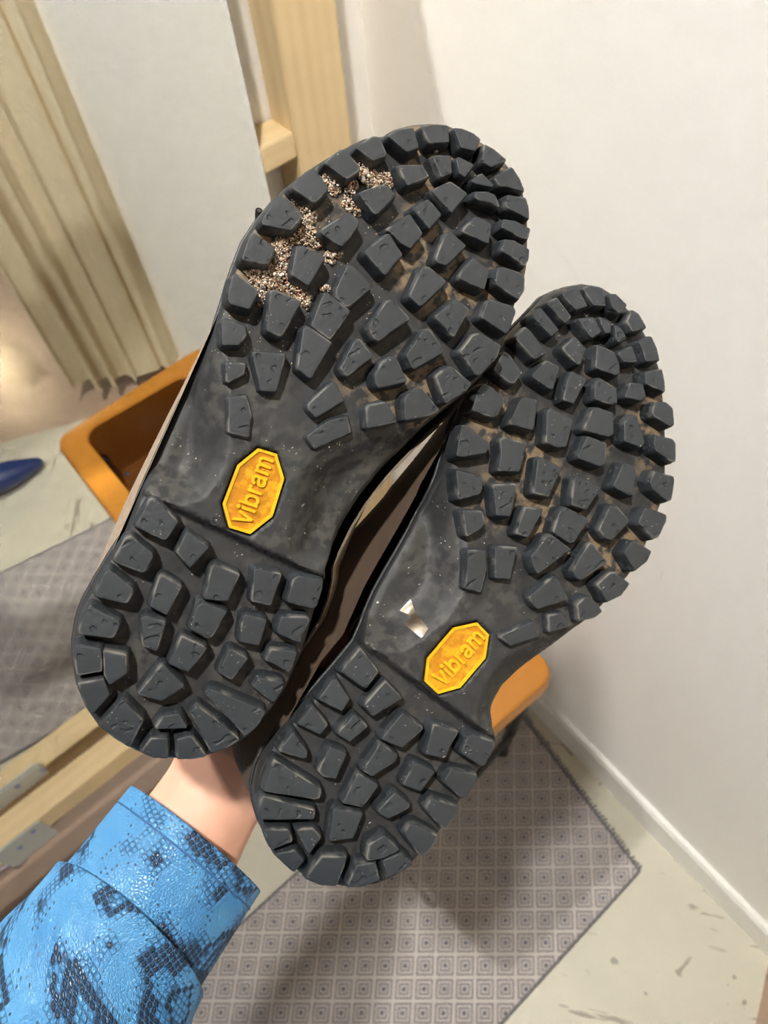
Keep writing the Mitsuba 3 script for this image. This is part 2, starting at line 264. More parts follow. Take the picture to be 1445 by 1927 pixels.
# ------------------------------------------------------------------ the two shoes
# sole plans in shoe millimetres: first number along the sole from heel to toe, second across it; tread height 0 at the lug tops
DATA = {
 'L': {
  'out': '271.4,23.1 276.5,20.8 283.5,14.9 290,7.4 294.5,-0.6 297.3,-10.9 296.8,-21.2 295.2,-30.7 291.2,-38.1 286.1,-43.9 278.6,-48.5 271.7,-51.5 264.8,-54.2 255.4,-57.5 246.5,-59 238.1,-58.8 229.2,-60 220.4,-61.2 210.5,-61 199.4,-58 188.3,-53.8 177.9,-48.6 168.6,-44.6 159.2,-41.2 144.1,-36.1 129.9,-32.7 116.7,-31.1 104.2,-30.9 94.4,-30.9 90.1,-33.5 82.7,-35.1 76.8,-35.5 68.8,-36.9 58.5,-38.5 52.4,-38.7 41.6,-39 29.9,-36.8 19.2,-34 12.8,-29.8 6.6,-23.3 0.9,-14.4 -2.4,-4.4 -3.1,4.3 -1.6,13.8 1.1,21.7 6.4,29.5 12.2,35.3 19.3,40.3 27.7,44.5 35.7,46.9 43.2,47.7 52.4,47.3 64.2,46.4 74.4,45.2 93.6,46.8 106.1,47.3 131.4,48.2 147,47.6 160.4,48.8 169.1,50.2 175.7,51.1 183.2,52.5 191,53.4 201.3,54.3 211.2,53.2 220.4,51.2 229.1,48.6 236.8,45.5 245.3,41.5 252.8,37.5 259.7,33.5 264.9,30.2',
  'sl': '168.1,53.3 165.7,49.7 156.1,43.2 140.6,34.4 123.2,26 116.6,24.2 108.5,24 99.7,26.1 94.3,32.6 91.6,42 87.2,46.4 75.2,47.7 89.6,65 147.8,66.8 171.2,58.2',
  'sr': '177.7,-48.7 171.4,-42.4 165.9,-34.5 154.4,-22 145.7,-13.6 137,-7.9 129,-5.7 121.5,-5.2 110.7,-7.8 100.4,-11.4 93.8,-15.6 91.8,-20.2 93.4,-26.9 95.8,-31.2 117.5,-43 174.9,-57',
  'badge': '127.4,15.3 128.7,7.6 121,0.5 105.2,-1.9 95,3.1 93.8,11.8 101.3,18.2 117.7,19.7',
  'text': '98,4.3 125.9,7.4',
  'marks': '125.2,21.3 94.2,17.9',
  'heel': '91.5,43.4 90.5,-32.6',
  'lugs': '253.9,33.2 263.2,28.8 264.5,26.3 259.9,20.8 258.8,20.8 253.6,24.1|240.8,41.6 250,37.8 250.8,35.5 248,28 246,27.9 240.7,30.4 239.9,32 240.7,38|225.3,48.8 235.3,45.3 236.4,43.6 232.9,35.6 231.2,35.5 224.6,37.6 224.1,38.8 224.6,47.6|206.6,52.8 210.4,52.8 219.2,51 219.4,48.4 217.2,40.3 215.5,39.9 209.6,41.3 208.4,43.6 205.6,51.6|190.3,53.3 197.2,54.2 201.2,53.8 200.9,50.5 200.3,44 198.6,43.7 193,43.5 192.2,44.9 189.2,52.8|173.1,51 175.7,52.1 181.8,53.5 183.7,52.6 183.2,48.8 182.3,43.1 181,42 174.2,42.1 173.6,43.2 172,49.2|216.1,31.2 228.8,24.4 227.4,19.1 225.6,18.7 215,20.5 214.2,21.9 214.7,30.3|195.4,34.3 205.3,36.9 206.3,35.6 207.5,25.7 206.3,24.8 194.1,25.8 193.5,27 194,33.3|237.6,24.5 245.8,18 247.7,15.1 245.8,10 234.7,13.5 233.4,14.7|198.1,15.8 209.2,15.8 210.1,14.3 207.3,4 205.4,3.1 194.3,8.1 193.4,9.6 195.4,14.5|170.2,33.1 184.4,38.2 185.6,36.9 186.8,26.5 185.6,25.7 170.7,26.6 170.2,28 169.7,32.2|180.1,18.3 194.2,19.5 195.2,18.2 193.5,6.9 192.5,6.5 178.8,9|267,23.6 271.5,21.2 277.2,15.3 270.6,9.6 265.8,13.1 265.6,14.3|279.7,12.6 284.2,8.6 288.2,2.1 281.4,-1.2 275.1,6.5|288.8,-0.4 290.9,-4 292.3,-9 291.9,-13.4 285.1,-13.2 282.3,-6.8|291.1,-15.6 291.7,-20.5 290.4,-27.9 282.5,-22.3 282.6,-17.5|279.3,-25.3 289.2,-30.9 286.2,-36.4 282.2,-40.8 279,-32.8 277,-29|270.6,-34.9 275.8,-34 279.7,-42.3 276.3,-45.1 271.2,-47.4 269.9,-36.4|260,-36.8 264.3,-36.4 266.8,-41.6 267.6,-49.4 262.5,-50.3 261.2,-47.3 260.4,-39.1|250.9,-40.6 256.2,-40.3 258.3,-44.5 258.6,-52.5 254.3,-54 250.2,-53.7 251,-50.5 250.5,-41.7|236.7,-43.8 242.6,-42.6 244.5,-44.3 246.7,-52.3 245.9,-55.5 240.6,-57.6 235.4,-56.8 235.3,-54 236,-45.2|219.8,-44.4 227.2,-44.3 228.9,-45.7 231.5,-55.7 230.1,-57.8 220.5,-58.6 218.9,-57.6 219.4,-45.7|271,3.4 276.1,-3.9 269.3,-7.5 264.5,-4.1|276.3,-6.5 277.9,-7.5 278.9,-15.1 271,-13.3 271.2,-10.2|271.5,-16.4 277.6,-19.5 275.9,-26.6 274.4,-26.1 271,-18.6|265.4,-20.3 268,-20 271.4,-25.1 272.2,-28.7 267.8,-33.3 267.7,-28.8 265.2,-22.6|258.3,14.5 264.4,5.7 261.7,0.8 252.3,7.4 254.1,10.3|256.8,-2.6 265.4,-8.3 265,-17.2 252.8,-14.2 255.8,-4.4|244.7,2 252.5,-2.6 249.8,-10.7 241,-8.3 244,-0.2|230.5,8 242.3,1.7 237.8,-6.6 229,-4.4 228.8,0.1 230.7,6.1|217.4,12.1 229.2,6.9 229.8,5.9 225.1,-2.6 213.5,0.3 213.5,1.5|248.5,-21.3 257.4,-24.2 258.5,-25.9 258.8,-32.2 250.3,-34.5 249.8,-33.6 248.3,-22.7|231.4,-15.9 243.1,-15.3 245.2,-17 243.8,-25.8 230.9,-21.1 230,-17|230,-28.2 240.8,-30.4 239.4,-39.5 231.2,-40.8 230.6,-39.7 229.3,-29.6|211,-12.4 224.8,-12.3 226.7,-14.6 225.2,-24 223.9,-24.1 210.3,-19 209.7,-18|191,-2.5 204.6,-4.8 206.5,-6.9 203.2,-16.7 202.4,-16.6 188.1,-8.7 187.9,-7.5|209.3,-25.8 220.7,-30.9 219.9,-38.4 217.7,-38.1 206,-37.3 205.8,-36|201.7,-42.3 210.9,-44.3 213.4,-46.9 213.4,-58 207.5,-58.4 196.7,-54.6 196.2,-52.7 199.3,-47.3|188.9,-21.8 201.5,-23.8 203.6,-25.9 199.2,-36 197.9,-35.9 185.5,-27.7 185.3,-26.5|175.6,-13.4 181.3,-14.1 185.3,-16.4 186.4,-18.4 179.8,-26.9 179,-26.8 171.1,-17.4 172.2,-15.4|187.4,-37.2 193.4,-40 194.3,-41.7 192.4,-53.2 187.7,-52.1 179.1,-46.2 183,-42.1|171.3,-29.4 174.8,-29.4 179.5,-32.8 179.6,-34.8 175.6,-45.3 171.7,-42.5 164.6,-33.5|162,-16.4 163.4,-17.2 167.8,-22.7 166.8,-24.7 162.5,-30.4 154,-20.2|164.6,49.7 166.5,48.3 167.3,40.6 164.6,38.9 159.6,39.6 156.4,45.3|162.4,15.5 177.6,20.6 179.6,19.7 178.3,7.7 161.6,8.9 161.2,10.2|159,33.9 160.3,33.6 165.6,22.2 156.6,20.2 150.2,18.9 147.6,24.7|171.1,0.3 183.2,0.1 185.4,-1.5 182.3,-8.8 180.6,-9.2 169.4,-3.8 169.2,-2.4|151.4,41.8 154.5,34.4 150.6,33 144.8,37 144.4,37.7|140,34.7 143.6,28.7 141.1,26.3 137.9,23.6 129.2,20.6 127.4,28.6|151.7,5.7 164.6,0.7 164.8,-0.6 160,-7 148.2,0.4 150.1,4.7|139.8,0.6 150.3,-4.9 155.4,-11.2 150.3,-15.7 145,-11.4 136.8,-4.7|80,44.5 91.3,43.9 92.3,41.8 87.9,30.6 79.9,31.6 79.1,33 79.4,43.4|64.6,46 74.1,45.6 75.8,43.9 72.8,33.9 71.3,33.3 65.4,33.4 64.4,34.6 64.1,44.2|50.1,46.9 59.4,46.7 61,45.7 57.7,34.5 56.1,34.1 51.8,34.2 51.2,35.2 49.3,45.6|35.5,46 41.6,47 45.6,46 44.3,34.1 43.1,33.1 37.9,33 37.2,34.1 34.2,44.8|30.3,44.7 32.3,35.6 24.4,31.3 19.5,39 24.8,42.3|31.9,34.6 33.6,26.1 26.9,22.7 20.4,26.7 23.5,30.2|17.1,37.4 22,29.9 17.1,24.9 7.2,27.7 12.2,33.3|77,26.3 86,26.4 83.9,15.6 73.2,18.9|53.9,26.4 66.2,28.1 67,27.2 65.6,18.6 53.2,18.9|48.8,27.2 50.1,25.7 50.8,18.2 42.4,16.8 39,16.1 38.8,22.1|64.5,8.7 77.4,11.7 78.8,11.1 79.1,0.2 67.4,-0.1|83.6,-3.6 86.1,-14.9 72.6,-16.5 71.1,-8.7|77.5,-21.2 86,-20 88.2,-21.3 90.6,-31.4 86.4,-32.9 79.7,-33.8 78.2,-32.6 76.5,-22.2|51.7,8.7 62.6,10.3 63.4,9.6 63.7,-1.7 52.4,-0.7 50.9,0.8|54.5,-11.2 64.3,-8.1 65.5,-8.6 67,-17.6 56,-19.3|64.6,-23 70.3,-22.1 74.5,-32.4 73.8,-33.5 63.7,-34.3 63.4,-32.5 63.3,-24.4|40.1,-8.9 50.1,-8.9 50.7,-9.8 49.9,-17.6 39.4,-15.2|51.4,-24.2 56.6,-24.1 59.9,-34.5 57,-35.4 50.8,-35.3 51.8,-25.2|40,-24.3 44.3,-24.6 46.4,-35 43.5,-36 37.4,-35 37.4,-33.6 39.3,-26.5|36.1,10.1 48.2,10.3 47.5,-1 35.8,1.7|21,15.8 34.9,12.4 35.2,11.7 30.7,0.9 29.7,1.1 22,5.8 21.6,7.4|4.6,23.3 15.9,20.3 17,19.5 12.5,9.2 0.4,9.2 2.1,16.4|10.8,4 16.9,3 19.8,-2.1 15.6,-7.9|0,4.7 6.8,3.4 9.5,-2.3 1.5,-6.4 -0.3,-0.8|10,-5.9 13.5,-10.3 7.7,-19.9 4.5,-14.6 2.5,-9.5|21.5,-6 25.3,-6.9 22.1,-19.4 18.7,-28.9 13.8,-25.7 9.7,-20.8|30.2,-8.2 33,-9.6 33.4,-11.7 32.8,-33.5 26.4,-33.2 20.8,-30.3',
  'low': {50: 1.5, 48: 1.0},
  'nsr': 14,
  'lace_end': '219.6,56 209,49.7',
  'dust': '171.8,44.8 174,36.6 224.1,33.6 224.4,29.9 214.3,5 201.6,0.9 198.6,-2.6 212.7,24.3 234.6,12.1 232.6,8.6 185.6,24.7 175.6,39.7 165.5,34.8 169.8,22.7 151.2,-10.9 265,12.7 249,-13.1 226.2,-37.1',
 },
 'R': {
  'out': '270.4,10.3 283.5,5.2 291.8,-1.7 297.9,-9.4 301.6,-19.4 300.8,-29.1 297.4,-36.3 293.2,-43.6 287.2,-50.4 280.6,-56.1 273.7,-60.9 266.2,-64.4 258.4,-67.1 247.1,-71.3 234.5,-75.5 221.9,-79.3 210,-81.1 203,-80.9 187.8,-80.8 173.1,-78.2 161.2,-74.1 152.2,-69.7 143,-63.8 137.1,-59.5 129.1,-54.4 120,-48.8 109.6,-43.2 100.5,-38.6 93,-36.7 86.9,-37 81.2,-38.8 75.8,-43.3 69.2,-43.8 63.5,-41.5 56.9,-40.2 46.3,-38.1 38.3,-35.8 30.4,-33.8 19.3,-29.2 13.2,-26.6 7.5,-22.7 2.2,-17.4 -1.7,-10.3 -3.9,-3.8 -4.8,5.8 -4.2,16 -0.8,24.9 3.9,33 10,40 16.4,45.2 22.2,48.6 29.8,50.1 36.9,49.6 44.1,47.8 53.5,44.5 65.9,39.9 80.3,34.8 93.9,30.4 106.3,30 117.8,29.7 128.4,28.4 149.9,25.3 164.8,23.5 179.1,23.6 186.5,24.5 192.8,25.2 201.5,26.3 213,26.5 222.8,25.8 235.4,23 244.3,20.5 252.2,17.5 262.5,13.7',
  'sl': '188.9,24.6 180.7,19.5 170,14.3 155.1,4.6 138.2,-1.9 131.4,-2.6 118.5,0.1 105.9,7.5 98.6,13.6 94.4,26 93.3,33.1 99.8,38.4 172.3,32.6 187.7,27',
  'sr': '141,-62 131.6,-50.1 120.9,-39 111.8,-31.7 103.2,-28.9 93,-28.5 85.6,-28.8 80.6,-32.3 81,-39.7 84.6,-47 103.5,-50.3 132.9,-66.8',
  'badge': '122.5,-13.6 119.5,-20.8 109.4,-23.3 93.2,-17.2 87.1,-8.6 90.1,-0.8 99.7,1.9 116.3,-4.1',
  'text': '90.7,-10.3 117.3,-20.1',
  'marks': '123.8,-6.5 93.8,4.8',
  'heel': '94.6,28.8 76.8,-41.6',
  'lugs': '262.6,14.6 269,11.5 262.8,-0.3 257.7,2.2|272.5,9.6 278.1,5.4 272.2,-4.5 267.5,-2.4|248.5,18.5 256.1,15.9 255.1,12.2 248.8,2.2 243.2,6.5|229.3,23.3 239.8,21.6 239.8,18.8 234.8,10 228.1,11.8 227.4,13.8|217.3,26.9 221.6,25.3 222,21.1 218.8,13.3 211.3,13.7 208.9,15.5 207.8,25.9|185.9,25 199.5,27.9 200.6,25.7 197.7,12.7 193.1,12.4 186.7,22.1|200.9,9.1 203,7.7 204.8,-3.7 191.6,-5.1 187.9,4.3 196.3,6.4|210.7,7.7 222.8,6.5 224.6,5 226,-1.3 212.2,-4.1 211.3,-2.8 209.7,7.1|209.3,-11.7 222.3,-7.4 225.1,-8.6 224.8,-20.7 211.7,-21.8 209.3,-17.6|235.6,5.6 245.4,1 245.6,-6.1 234,-6.6 233.4,-4.8 234.7,4.4|231.5,-12.9 240.4,-11.6 246.4,-12.4 246.5,-20.6 232,-18.4|255.2,-4.7 263.8,-9 260.2,-15.7 251.4,-15.5 250.6,-14 254.1,-5.9|273.1,-7.8 277.8,-15.4 272.6,-21.1 267,-17.3 268,-14.6|281.1,3.9 289.3,-2.8 281.8,-10.8 276.8,-5.6|289.6,-5.7 293.7,-9.5 295.4,-16.4 287,-19.7 283.8,-13.8|293.5,-19.3 296.2,-23 293.4,-30.7 287,-28.2 287.7,-23.8|284.8,-32.5 292.5,-33.7 292.1,-37.6 287,-43.4 280.8,-36.5|277.6,-41 283.7,-46.7 279.2,-51.2 273.5,-54.4 269.3,-47.4 273.9,-44.4|263.8,-48.3 269.8,-56.6 264.1,-59.6 259,-61.3 258.7,-57.1 258.2,-50.2|246.7,-57.5 251.2,-57.4 254.4,-63.2 253.1,-67.3 245.4,-70.4 243.7,-68.2 244.7,-61.7 244.9,-58.6|230.8,-63.4 236.3,-61.9 238.5,-71.6 237.2,-73.8 228.9,-76.5 227.7,-74.4 229.2,-64.8|214.2,-67 219.8,-67.4 221.6,-77.7 219.4,-78.8 210.7,-80.3 209.1,-78.5 211.3,-69.3|279.8,-17.3 279.9,-24.5 274.5,-25.9 272.9,-23.4 276.3,-20|279.8,-26.7 279.5,-30.7 276.1,-34.7 271.7,-31.5 272.6,-29.2|266.2,-31.9 273.7,-38.3 267.1,-43.1 263.1,-36.3|253.6,-23.3 265.2,-20.7 265.9,-30.1 261,-34.5 256.4,-35.9 254.8,-33.9|239.4,-27 246.5,-25.2 250,-26.5 249.1,-36.3 242.4,-39 240.2,-36.7 238.7,-27.8|223.3,-27 234.3,-28.1 235.8,-29.9 237,-38.3 227.5,-41.8 225,-40.1 222.7,-28|209.9,-28.5 220.9,-29.9 221.7,-40 212.6,-42.8 210.1,-40.8 209.1,-29.1|234.7,-45.3 239.7,-46.4 240.9,-50.2 230.2,-58.5 227.5,-57 226.5,-48.1|247.1,-41.7 254.9,-42.3 257.6,-48.8 252.2,-52.2 248.9,-50.1 246.8,-42.3|204.5,-49.9 216.9,-51.2 217.1,-57.6 214.4,-58.9 204.3,-61.2 203.6,-59 204,-51.3|185.4,-14.8 200.7,-10.9 202,-12.6 201.8,-23.4 186.9,-22.3|187.9,-33.8 199.8,-30.4 201.2,-32.1 201.1,-44.8 188.7,-41.7|183,-50.7 195.1,-51.8 196.6,-54.7 192.8,-63.9 180.8,-58.8 180.3,-55.5|193.6,-68.3 200.7,-68.5 202.2,-70.8 202.8,-80.3 200.2,-81.2 191.7,-80.3 189.7,-78.2 191.9,-73.1|177.9,-66.4 183.9,-68.1 185.2,-69.9 184,-79.3 178.9,-79 172,-74.6 173.7,-72.8|159.3,-59.4 166.7,-63.4 167.9,-65.8 165.9,-74.5 159.4,-72.7 153.7,-66.9 156,-64.2|147.1,-53.6 152.2,-56 152.8,-58.7 149.1,-66.5 145.1,-64.1 140.6,-57.3|137.5,-42.3 141.1,-48.1 137.3,-54.7 130.3,-45.3|172.8,-30.3 184,-29.7 185.9,-32 185.4,-44.5 172.8,-41.4 171.5,-39.6|160.5,-45.8 167.1,-46.5 175.6,-48.8 175.8,-50.4 170.8,-60.5 158.1,-51.3 158,-48.5|159,-24.6 170.6,-28.2 171.6,-30 169.3,-41.9 152.7,-30.5 154.9,-27.1|141.5,-30.4 154.8,-38 155.1,-40.1 147.8,-48.8 138.1,-36.5 138.8,-34|180.6,22.5 182.8,10 177.7,7.7 174.9,8.1 168.8,16.3|181.2,4.3 186.2,-6 179.2,-7.7 171.3,-8.5 169.2,-2.3|165.4,-14 172.4,-13.6 178.2,-13.7 180.7,-22.1 165.9,-20.1|165.1,13.1 168.4,4.3 163.7,1 160.6,2.2 155.1,6.9|149.9,4.2 153.2,-3.8 145.3,-7.3 135.1,-8.9 133.8,-1.2 142.3,1.3|156.2,-7.2 160,-17 145.6,-19.2 143.2,-12|120.4,-24.1 132.7,-36.5 127.3,-42.1 118.3,-30.4|81.3,36.5 93.5,32.5 87.1,21.1 78.8,23.3 78.6,25.2|67.4,41.1 77.1,38.4 77.9,36.8 72,28.4 66.2,29.4|54.9,44.7 63.8,42 58.8,32.6 53.9,33.9|42.3,48.1 51.8,45.7 46.2,36.9 43.8,35.9 42.8,37.4|25.6,47.8 38.5,48.6 38.2,46.6 33.7,25.1 30.2,24.4 29.1,26.3 25.5,46.1|14.4,44.2 21.3,47.1 23.6,47 25,24.3 21.5,23.1|71.6,21.8 84.6,16.8 80.4,6.7 68.9,16.2|57,27.9 66.8,24 64.1,16.4 55.5,21.4|40.1,29.3 51.1,28.8 50.9,20.7 39.6,21.1 38.7,26.5|61.2,9.2 74.2,4.8 74.6,3.5 71.7,-7 60.8,-1.1|46.5,11.7 59.9,8.9 57.5,-0.4 55,-0.7 48.6,4.2 45.4,6.8|31.2,14.6 45.1,13.1 43.1,2.6 32.3,5.7|15,13.8 28,17.4 30.4,4.5 19.3,4.5|61.6,-11.7 74.8,-10.3 75.9,-22.3 68.7,-21.1 62.9,-20.9|68.2,-26.6 75.1,-26.9 76.6,-28.9 77.2,-39.8 74.6,-40.6 66,-39.1 65.2,-37.3 67.3,-27.5|53.9,-23.9 59.7,-25.4 61.3,-37.3 59.7,-38.3 50.1,-36.2 49.9,-33.9 52.9,-25.1|46.5,-7.5 57.2,-8.4 56.5,-19 46.5,-15.9|33.1,-0.9 42.7,-5.3 40,-13.5 38.7,-13.8 31.6,-7 31.9,-2.9|41,-20.8 45.5,-21.5 46,-34.5 44.8,-35.3 35.3,-33 35.1,-31.5 39,-23.2|28.1,-15.7 32.1,-16.4 33,-20.6 31.5,-30.7 25,-29.5 21.6,-27.4 21.8,-25.2 26.4,-17.7|13.7,-4.1 18.9,-2.8 24.7,-7.9 21.1,-16.9 15.4,-10.8 12.6,-5|14.7,-11.3 20.4,-17.7 17.4,-24.5 13,-20.9 8.3,-15.9|11.4,41.5 14.5,31.3 10.3,28.1 4.3,34.9|15.2,28.8 18.1,22.4 15.6,17.5 7.2,19.6|2.9,33.3 7.3,25.8 4.4,20.3 -1.7,22.3|-2.8,16.8 8.3,14.3 11.6,4.1 8,3.5 -1.7,3 -3.4,9.5|-0.7,-1.4 9.5,-1.2 12.9,-8.6 6.7,-13.3 2,-8',
  'low': {53: 1.2, 44: 0.8},
  'nsr': 9,
  'foil': '114.4,17.9 121.5,15.1 115.7,11.3 111.8,6.1 106.7,7.6 109.7,15.3 113.7,12.6 114.3,15.5',
 },
}
SAND = [(254.4, 30.5, 2.5), (252.3, 26.5, 3.3), (250.6, 22.7, 3.7), (251.3, 18.4, 3.7), (243.1, 27.4, 2.5), (239.4, 26.7, 2.5), (235.2, 25.2, 2.5), (234.9, 21.6, 2.5), (240.9, 37.8, 2.5), (238.5, 35.2, 2.9), (237.3, 33.2, 2.5), (223.5, 39.4, 2.5), (221.8, 36.6, 2.5), (218.3, 37.4, 2.5), (224.7, 44.7, 1.7), (214.4, 34.1, 3.7), (213.7, 30.4, 2.5), (210.9, 38.2, 2.5), (206.3, 41.7, 3.3), (202.6, 42.2, 3.3), (190.5, 48.0, 3.3), (189.8, 44.4, 4.2), (191.9, 40.8, 4.2), (197.0, 39.5, 3.7), (201.9, 38.6, 3.7), (193.4, 35.9, 4.2), (186.0, 40.3, 3.3), (181.9, 39.2, 2.5), (191.3, 28.7, 3.3), (190.7, 24.6, 2.9), (188.9, 22.7, 1.7), (211.2, 22.3, 2.5), (214.3, 20.4, 1.7), (197.8, 18.3, 2.1), (208.9, 43.9, 1.7), (254.0, 16.0, 2.5), (252.3, 13.7, 1.7)]
PEBBLE = [(249.8, 24.7, 1.6), (246.9, 24.4, 1.5), (190.4, 45.8, 1.3), (187.6, 41.2, 1.1), (277.4, 1.5, 1.1), (197.5, 41.4, 1.2)]
def pts(s): return np.array([[float(x) for x in q.split(',')] for q in s.split()]).reshape(-1, 2)
def bend(u): u = np.asarray(u, float); return -np.where(u > 190, (u - 190) ** 2 / 750., 0) - np.where(u < 18, (18 - u) ** 2 / 180., 0)
def shoe_matrix(o, u, v, n):                                        # where the heel lies, and the sole's length, width and tread directions
    M = np.eye(4); M[:3, 0], M[:3, 1], M[:3, 2], M[:3, 3] = u, v, n, o; return M
def scratches(p):
    a = smoothstep(.86, .92, noise(p.x * 1500, p.y * 1500, p.z * 1500)) * smoothstep(.62, .75, noise(p.x * 220, p.y * 220, p.z * 220))
    b = smoothstep(.47, .49, fbm(p.x * 130, p.y * 130, p.z * 130, 2)) * (1 - smoothstep(.49, .51, fbm(p.x * 130, p.y * 130, p.z * 130, 2))) * smoothstep(.55, .7, fbm(p.x * 90 + 7, p.y * 90, p.z * 90, 2))
    return a, b
def lug_color(p, n, uv):
    a, b = scratches(p)
    c = mix(srgb(31, 34, 37), srgb(42, 45, 48), fbm(p.x * 70, p.y * 70, p.z * 70, 3))
    c = mix(c, srgb(150, 146, 140), a * .8)
    worn = uv.x * smoothstep(.46, .7, fbm(p.x * 150, p.y * 150, p.z * 150, 3))
    return mix(c, srgb(128, 124, 116), worn * .5)
def lug_bump(p, n, uv):
    pit = smoothstep(.74, .84, noise(p.x * 420, p.y * 420, p.z * 420))
    return .00018 * fbm(p.x * 500, p.y * 500, p.z * 500, 3) - .0006 * pit
scene['tread_rubber'] = bump(pr(proc(lug_color), .55, specular=.35), lug_bump, 1., 1.2e-4)
def base_color(p, n, uv):
    a, b = scratches(p)
    f = fbm(p.x * 34, p.y * 34, p.z * 34, 5); g = fbm(p.x * 260, p.y * 260, p.z * 260, 3)
    c = mix(srgb(30, 31, 32), srgb(45, 45, 45), g)
    dust = smoothstep(.38, .66, f) * smoothstep(.38, .62, g)
    mud = smoothstep(.012, .05, uv.x) * smoothstep(.46, .60, f) * smoothstep(.36, .6, g)
    c = mix(c, srgb(74, 71, 66), dust * .45)
    c = mix(c, srgb(112, 94, 72), mud * uv.y)
    return mix(c, srgb(190, 184, 172), a * .9)
def base_bump(p, n, uv): return .00022 * fbm(p.x * 330, p.y * 330, p.z * 330, 3)
scene['sole_rubber'] = bump(pr(proc(base_color), .55, specular=.3), base_bump, 1., 1.5e-4)
scene['side_rubber'] = bump(pr(rgb(38, 39, 41), .45, specular=.5), base_bump, 1., 1.5e-4)
def suede_color(p, n, uv):
    f = fbm(p.x * 500, p.y * 500, p.z * 500, 3)
    return mix(srgb(104, 92, 80), srgb(136, 123, 108), f)
scene['suede'] = bump(pr(proc(suede_color), .95, sheen=.6, specular=.1), lambda p, n, uv: .0006 * fbm(p.x * 700, p.y * 700, p.z * 700, 3), 1., 3e-4)
scene['shaded_suede'] = bump(pr(rgb(74, 62, 52), .95, sheen=.4, specular=.1), lambda p, n, uv: .0005 * fbm(p.x * 700, p.y * 700, p.z * 700, 3), 1., 3e-4)  # same suede with the shade between the shoes put into its colour
scene['lining'] = pr(rgb(60, 55, 52), .95)
def badge_color(p, n, uv): return mix(srgb(206, 146, 12), srgb(230, 170, 26), fbm(p.x * 400, p.y * 400, p.z * 400, 3))
def badge_floor_shaded_color(p, n, uv):  # yellow darkened on the floor to paint shade around the raised lettering
    f = fbm(p.x * 260, p.y * 260, p.z * 260, 4)
    return mix(mix(srgb(198, 140, 17), srgb(168, 110, 11), smoothstep(.35, .6, f)), srgb(150, 92, 12), smoothstep(.55, .75, fbm(p.x * 700, p.y * 700, p.z * 700, 2)) * .5)
scene['badge_rim'] = pr(proc(badge_color), .38, specular=.4)
scene['badge_floor_shaded'] = pr(proc(badge_floor_shaded_color), .45, specular=.4)
scene['gap_black'] = pr(rgb(14, 14, 15), .7)
scene['foil'] = {'type': 'twosided', 'bsdf': {'type': 'principled', 'base_color': rgb(176, 160, 140), 'metallic': .95, 'roughness': .22}}
scene['lace_black'] = pr(rgb(24, 24, 26), .5)

def poly_ring(poly, step):                                          # points along an outline, evenly, counter-clockwise
    l = poly.exterior; n = max(8, int(l.length / step)); r = np.array([l.interpolate(t, True).coords[0] for t in np.arange(n) / n])
    return r if l.is_ccw else r[::-1]
def offset_ring(r, d):
    t = np.roll(r, -1, 0) - np.roll(r, 1, 0); t /= np.linalg.norm(t, axis=1, keepdims=True)
    return r + np.reshape(d, (-1, 1)) * np.c_[t[:, 1], -t[:, 0]]
def lug_mesh(p, seed, low):
    g = np.random.default_rng(seed)
    P = sg.Polygon(p).buffer(0); P = P.buffer(-.45, 5).buffer(.45, 5) if P.buffer(-1.0).area > 4 else P
    if P.geom_type != 'Polygon': P = max(P.geoms, key=lambda q: q.area)
    r = poly_ring(P, 1.0); n = len(r); rings = []; wear = []
    wob = .18 * (meshkit.noise(np.c_[r * .35, np.full(n, seed * 3.1)]) - .5)
    tilt = g.normal(0, .012, 2); c = r.mean(0)
    for off, z in ((1.5, -11.2), (.8, -4.0), (.25, -1.1), (.05, -.45), (-.08, -.12), (-.3, .0), (-.8, .03), (-2.0, .06)):
        q = offset_ring(r, off + (wob if off > -1 else 0))
        if off < -.5:
            q = c + (r - c) * (1 + off / max(3.2, np.sqrt(P.area) * .5))
        zz = np.full(n, z) - low * (z > -3)
        if z > -2: zz = zz + (q - c) @ tilt + (.12 * wob)
        rings.append(np.c_[q, zz + bend(q[:, 0])]); wear.append(np.full(n, {.25: .5, .05: 1., -.08: 1., -.3: .5}.get(off, 0.)))
    V = np.vstack(rings + [np.r_[c, .06 - low + bend(c[0])][None]]); F = []
    for i in range(len(rings) - 1):
        for j in range(n): k = (j + 1) % n; F += [[i * n + j, i * n + k, (i + 1) * n + k], [i * n + j, (i + 1) * n + k, (i + 1) * n + j]]
    e = (len(rings) - 1) * n
    F += [[e + j, e + (j + 1) % n, len(V) - 1] for j in range(n)]
    wear = np.r_[np.concatenate(wear), 0]
    return trimesh.Trimesh(V / 1000, F, process=False), np.c_[wear, np.full(len(V), (seed * 7 % 13) / 13.)]

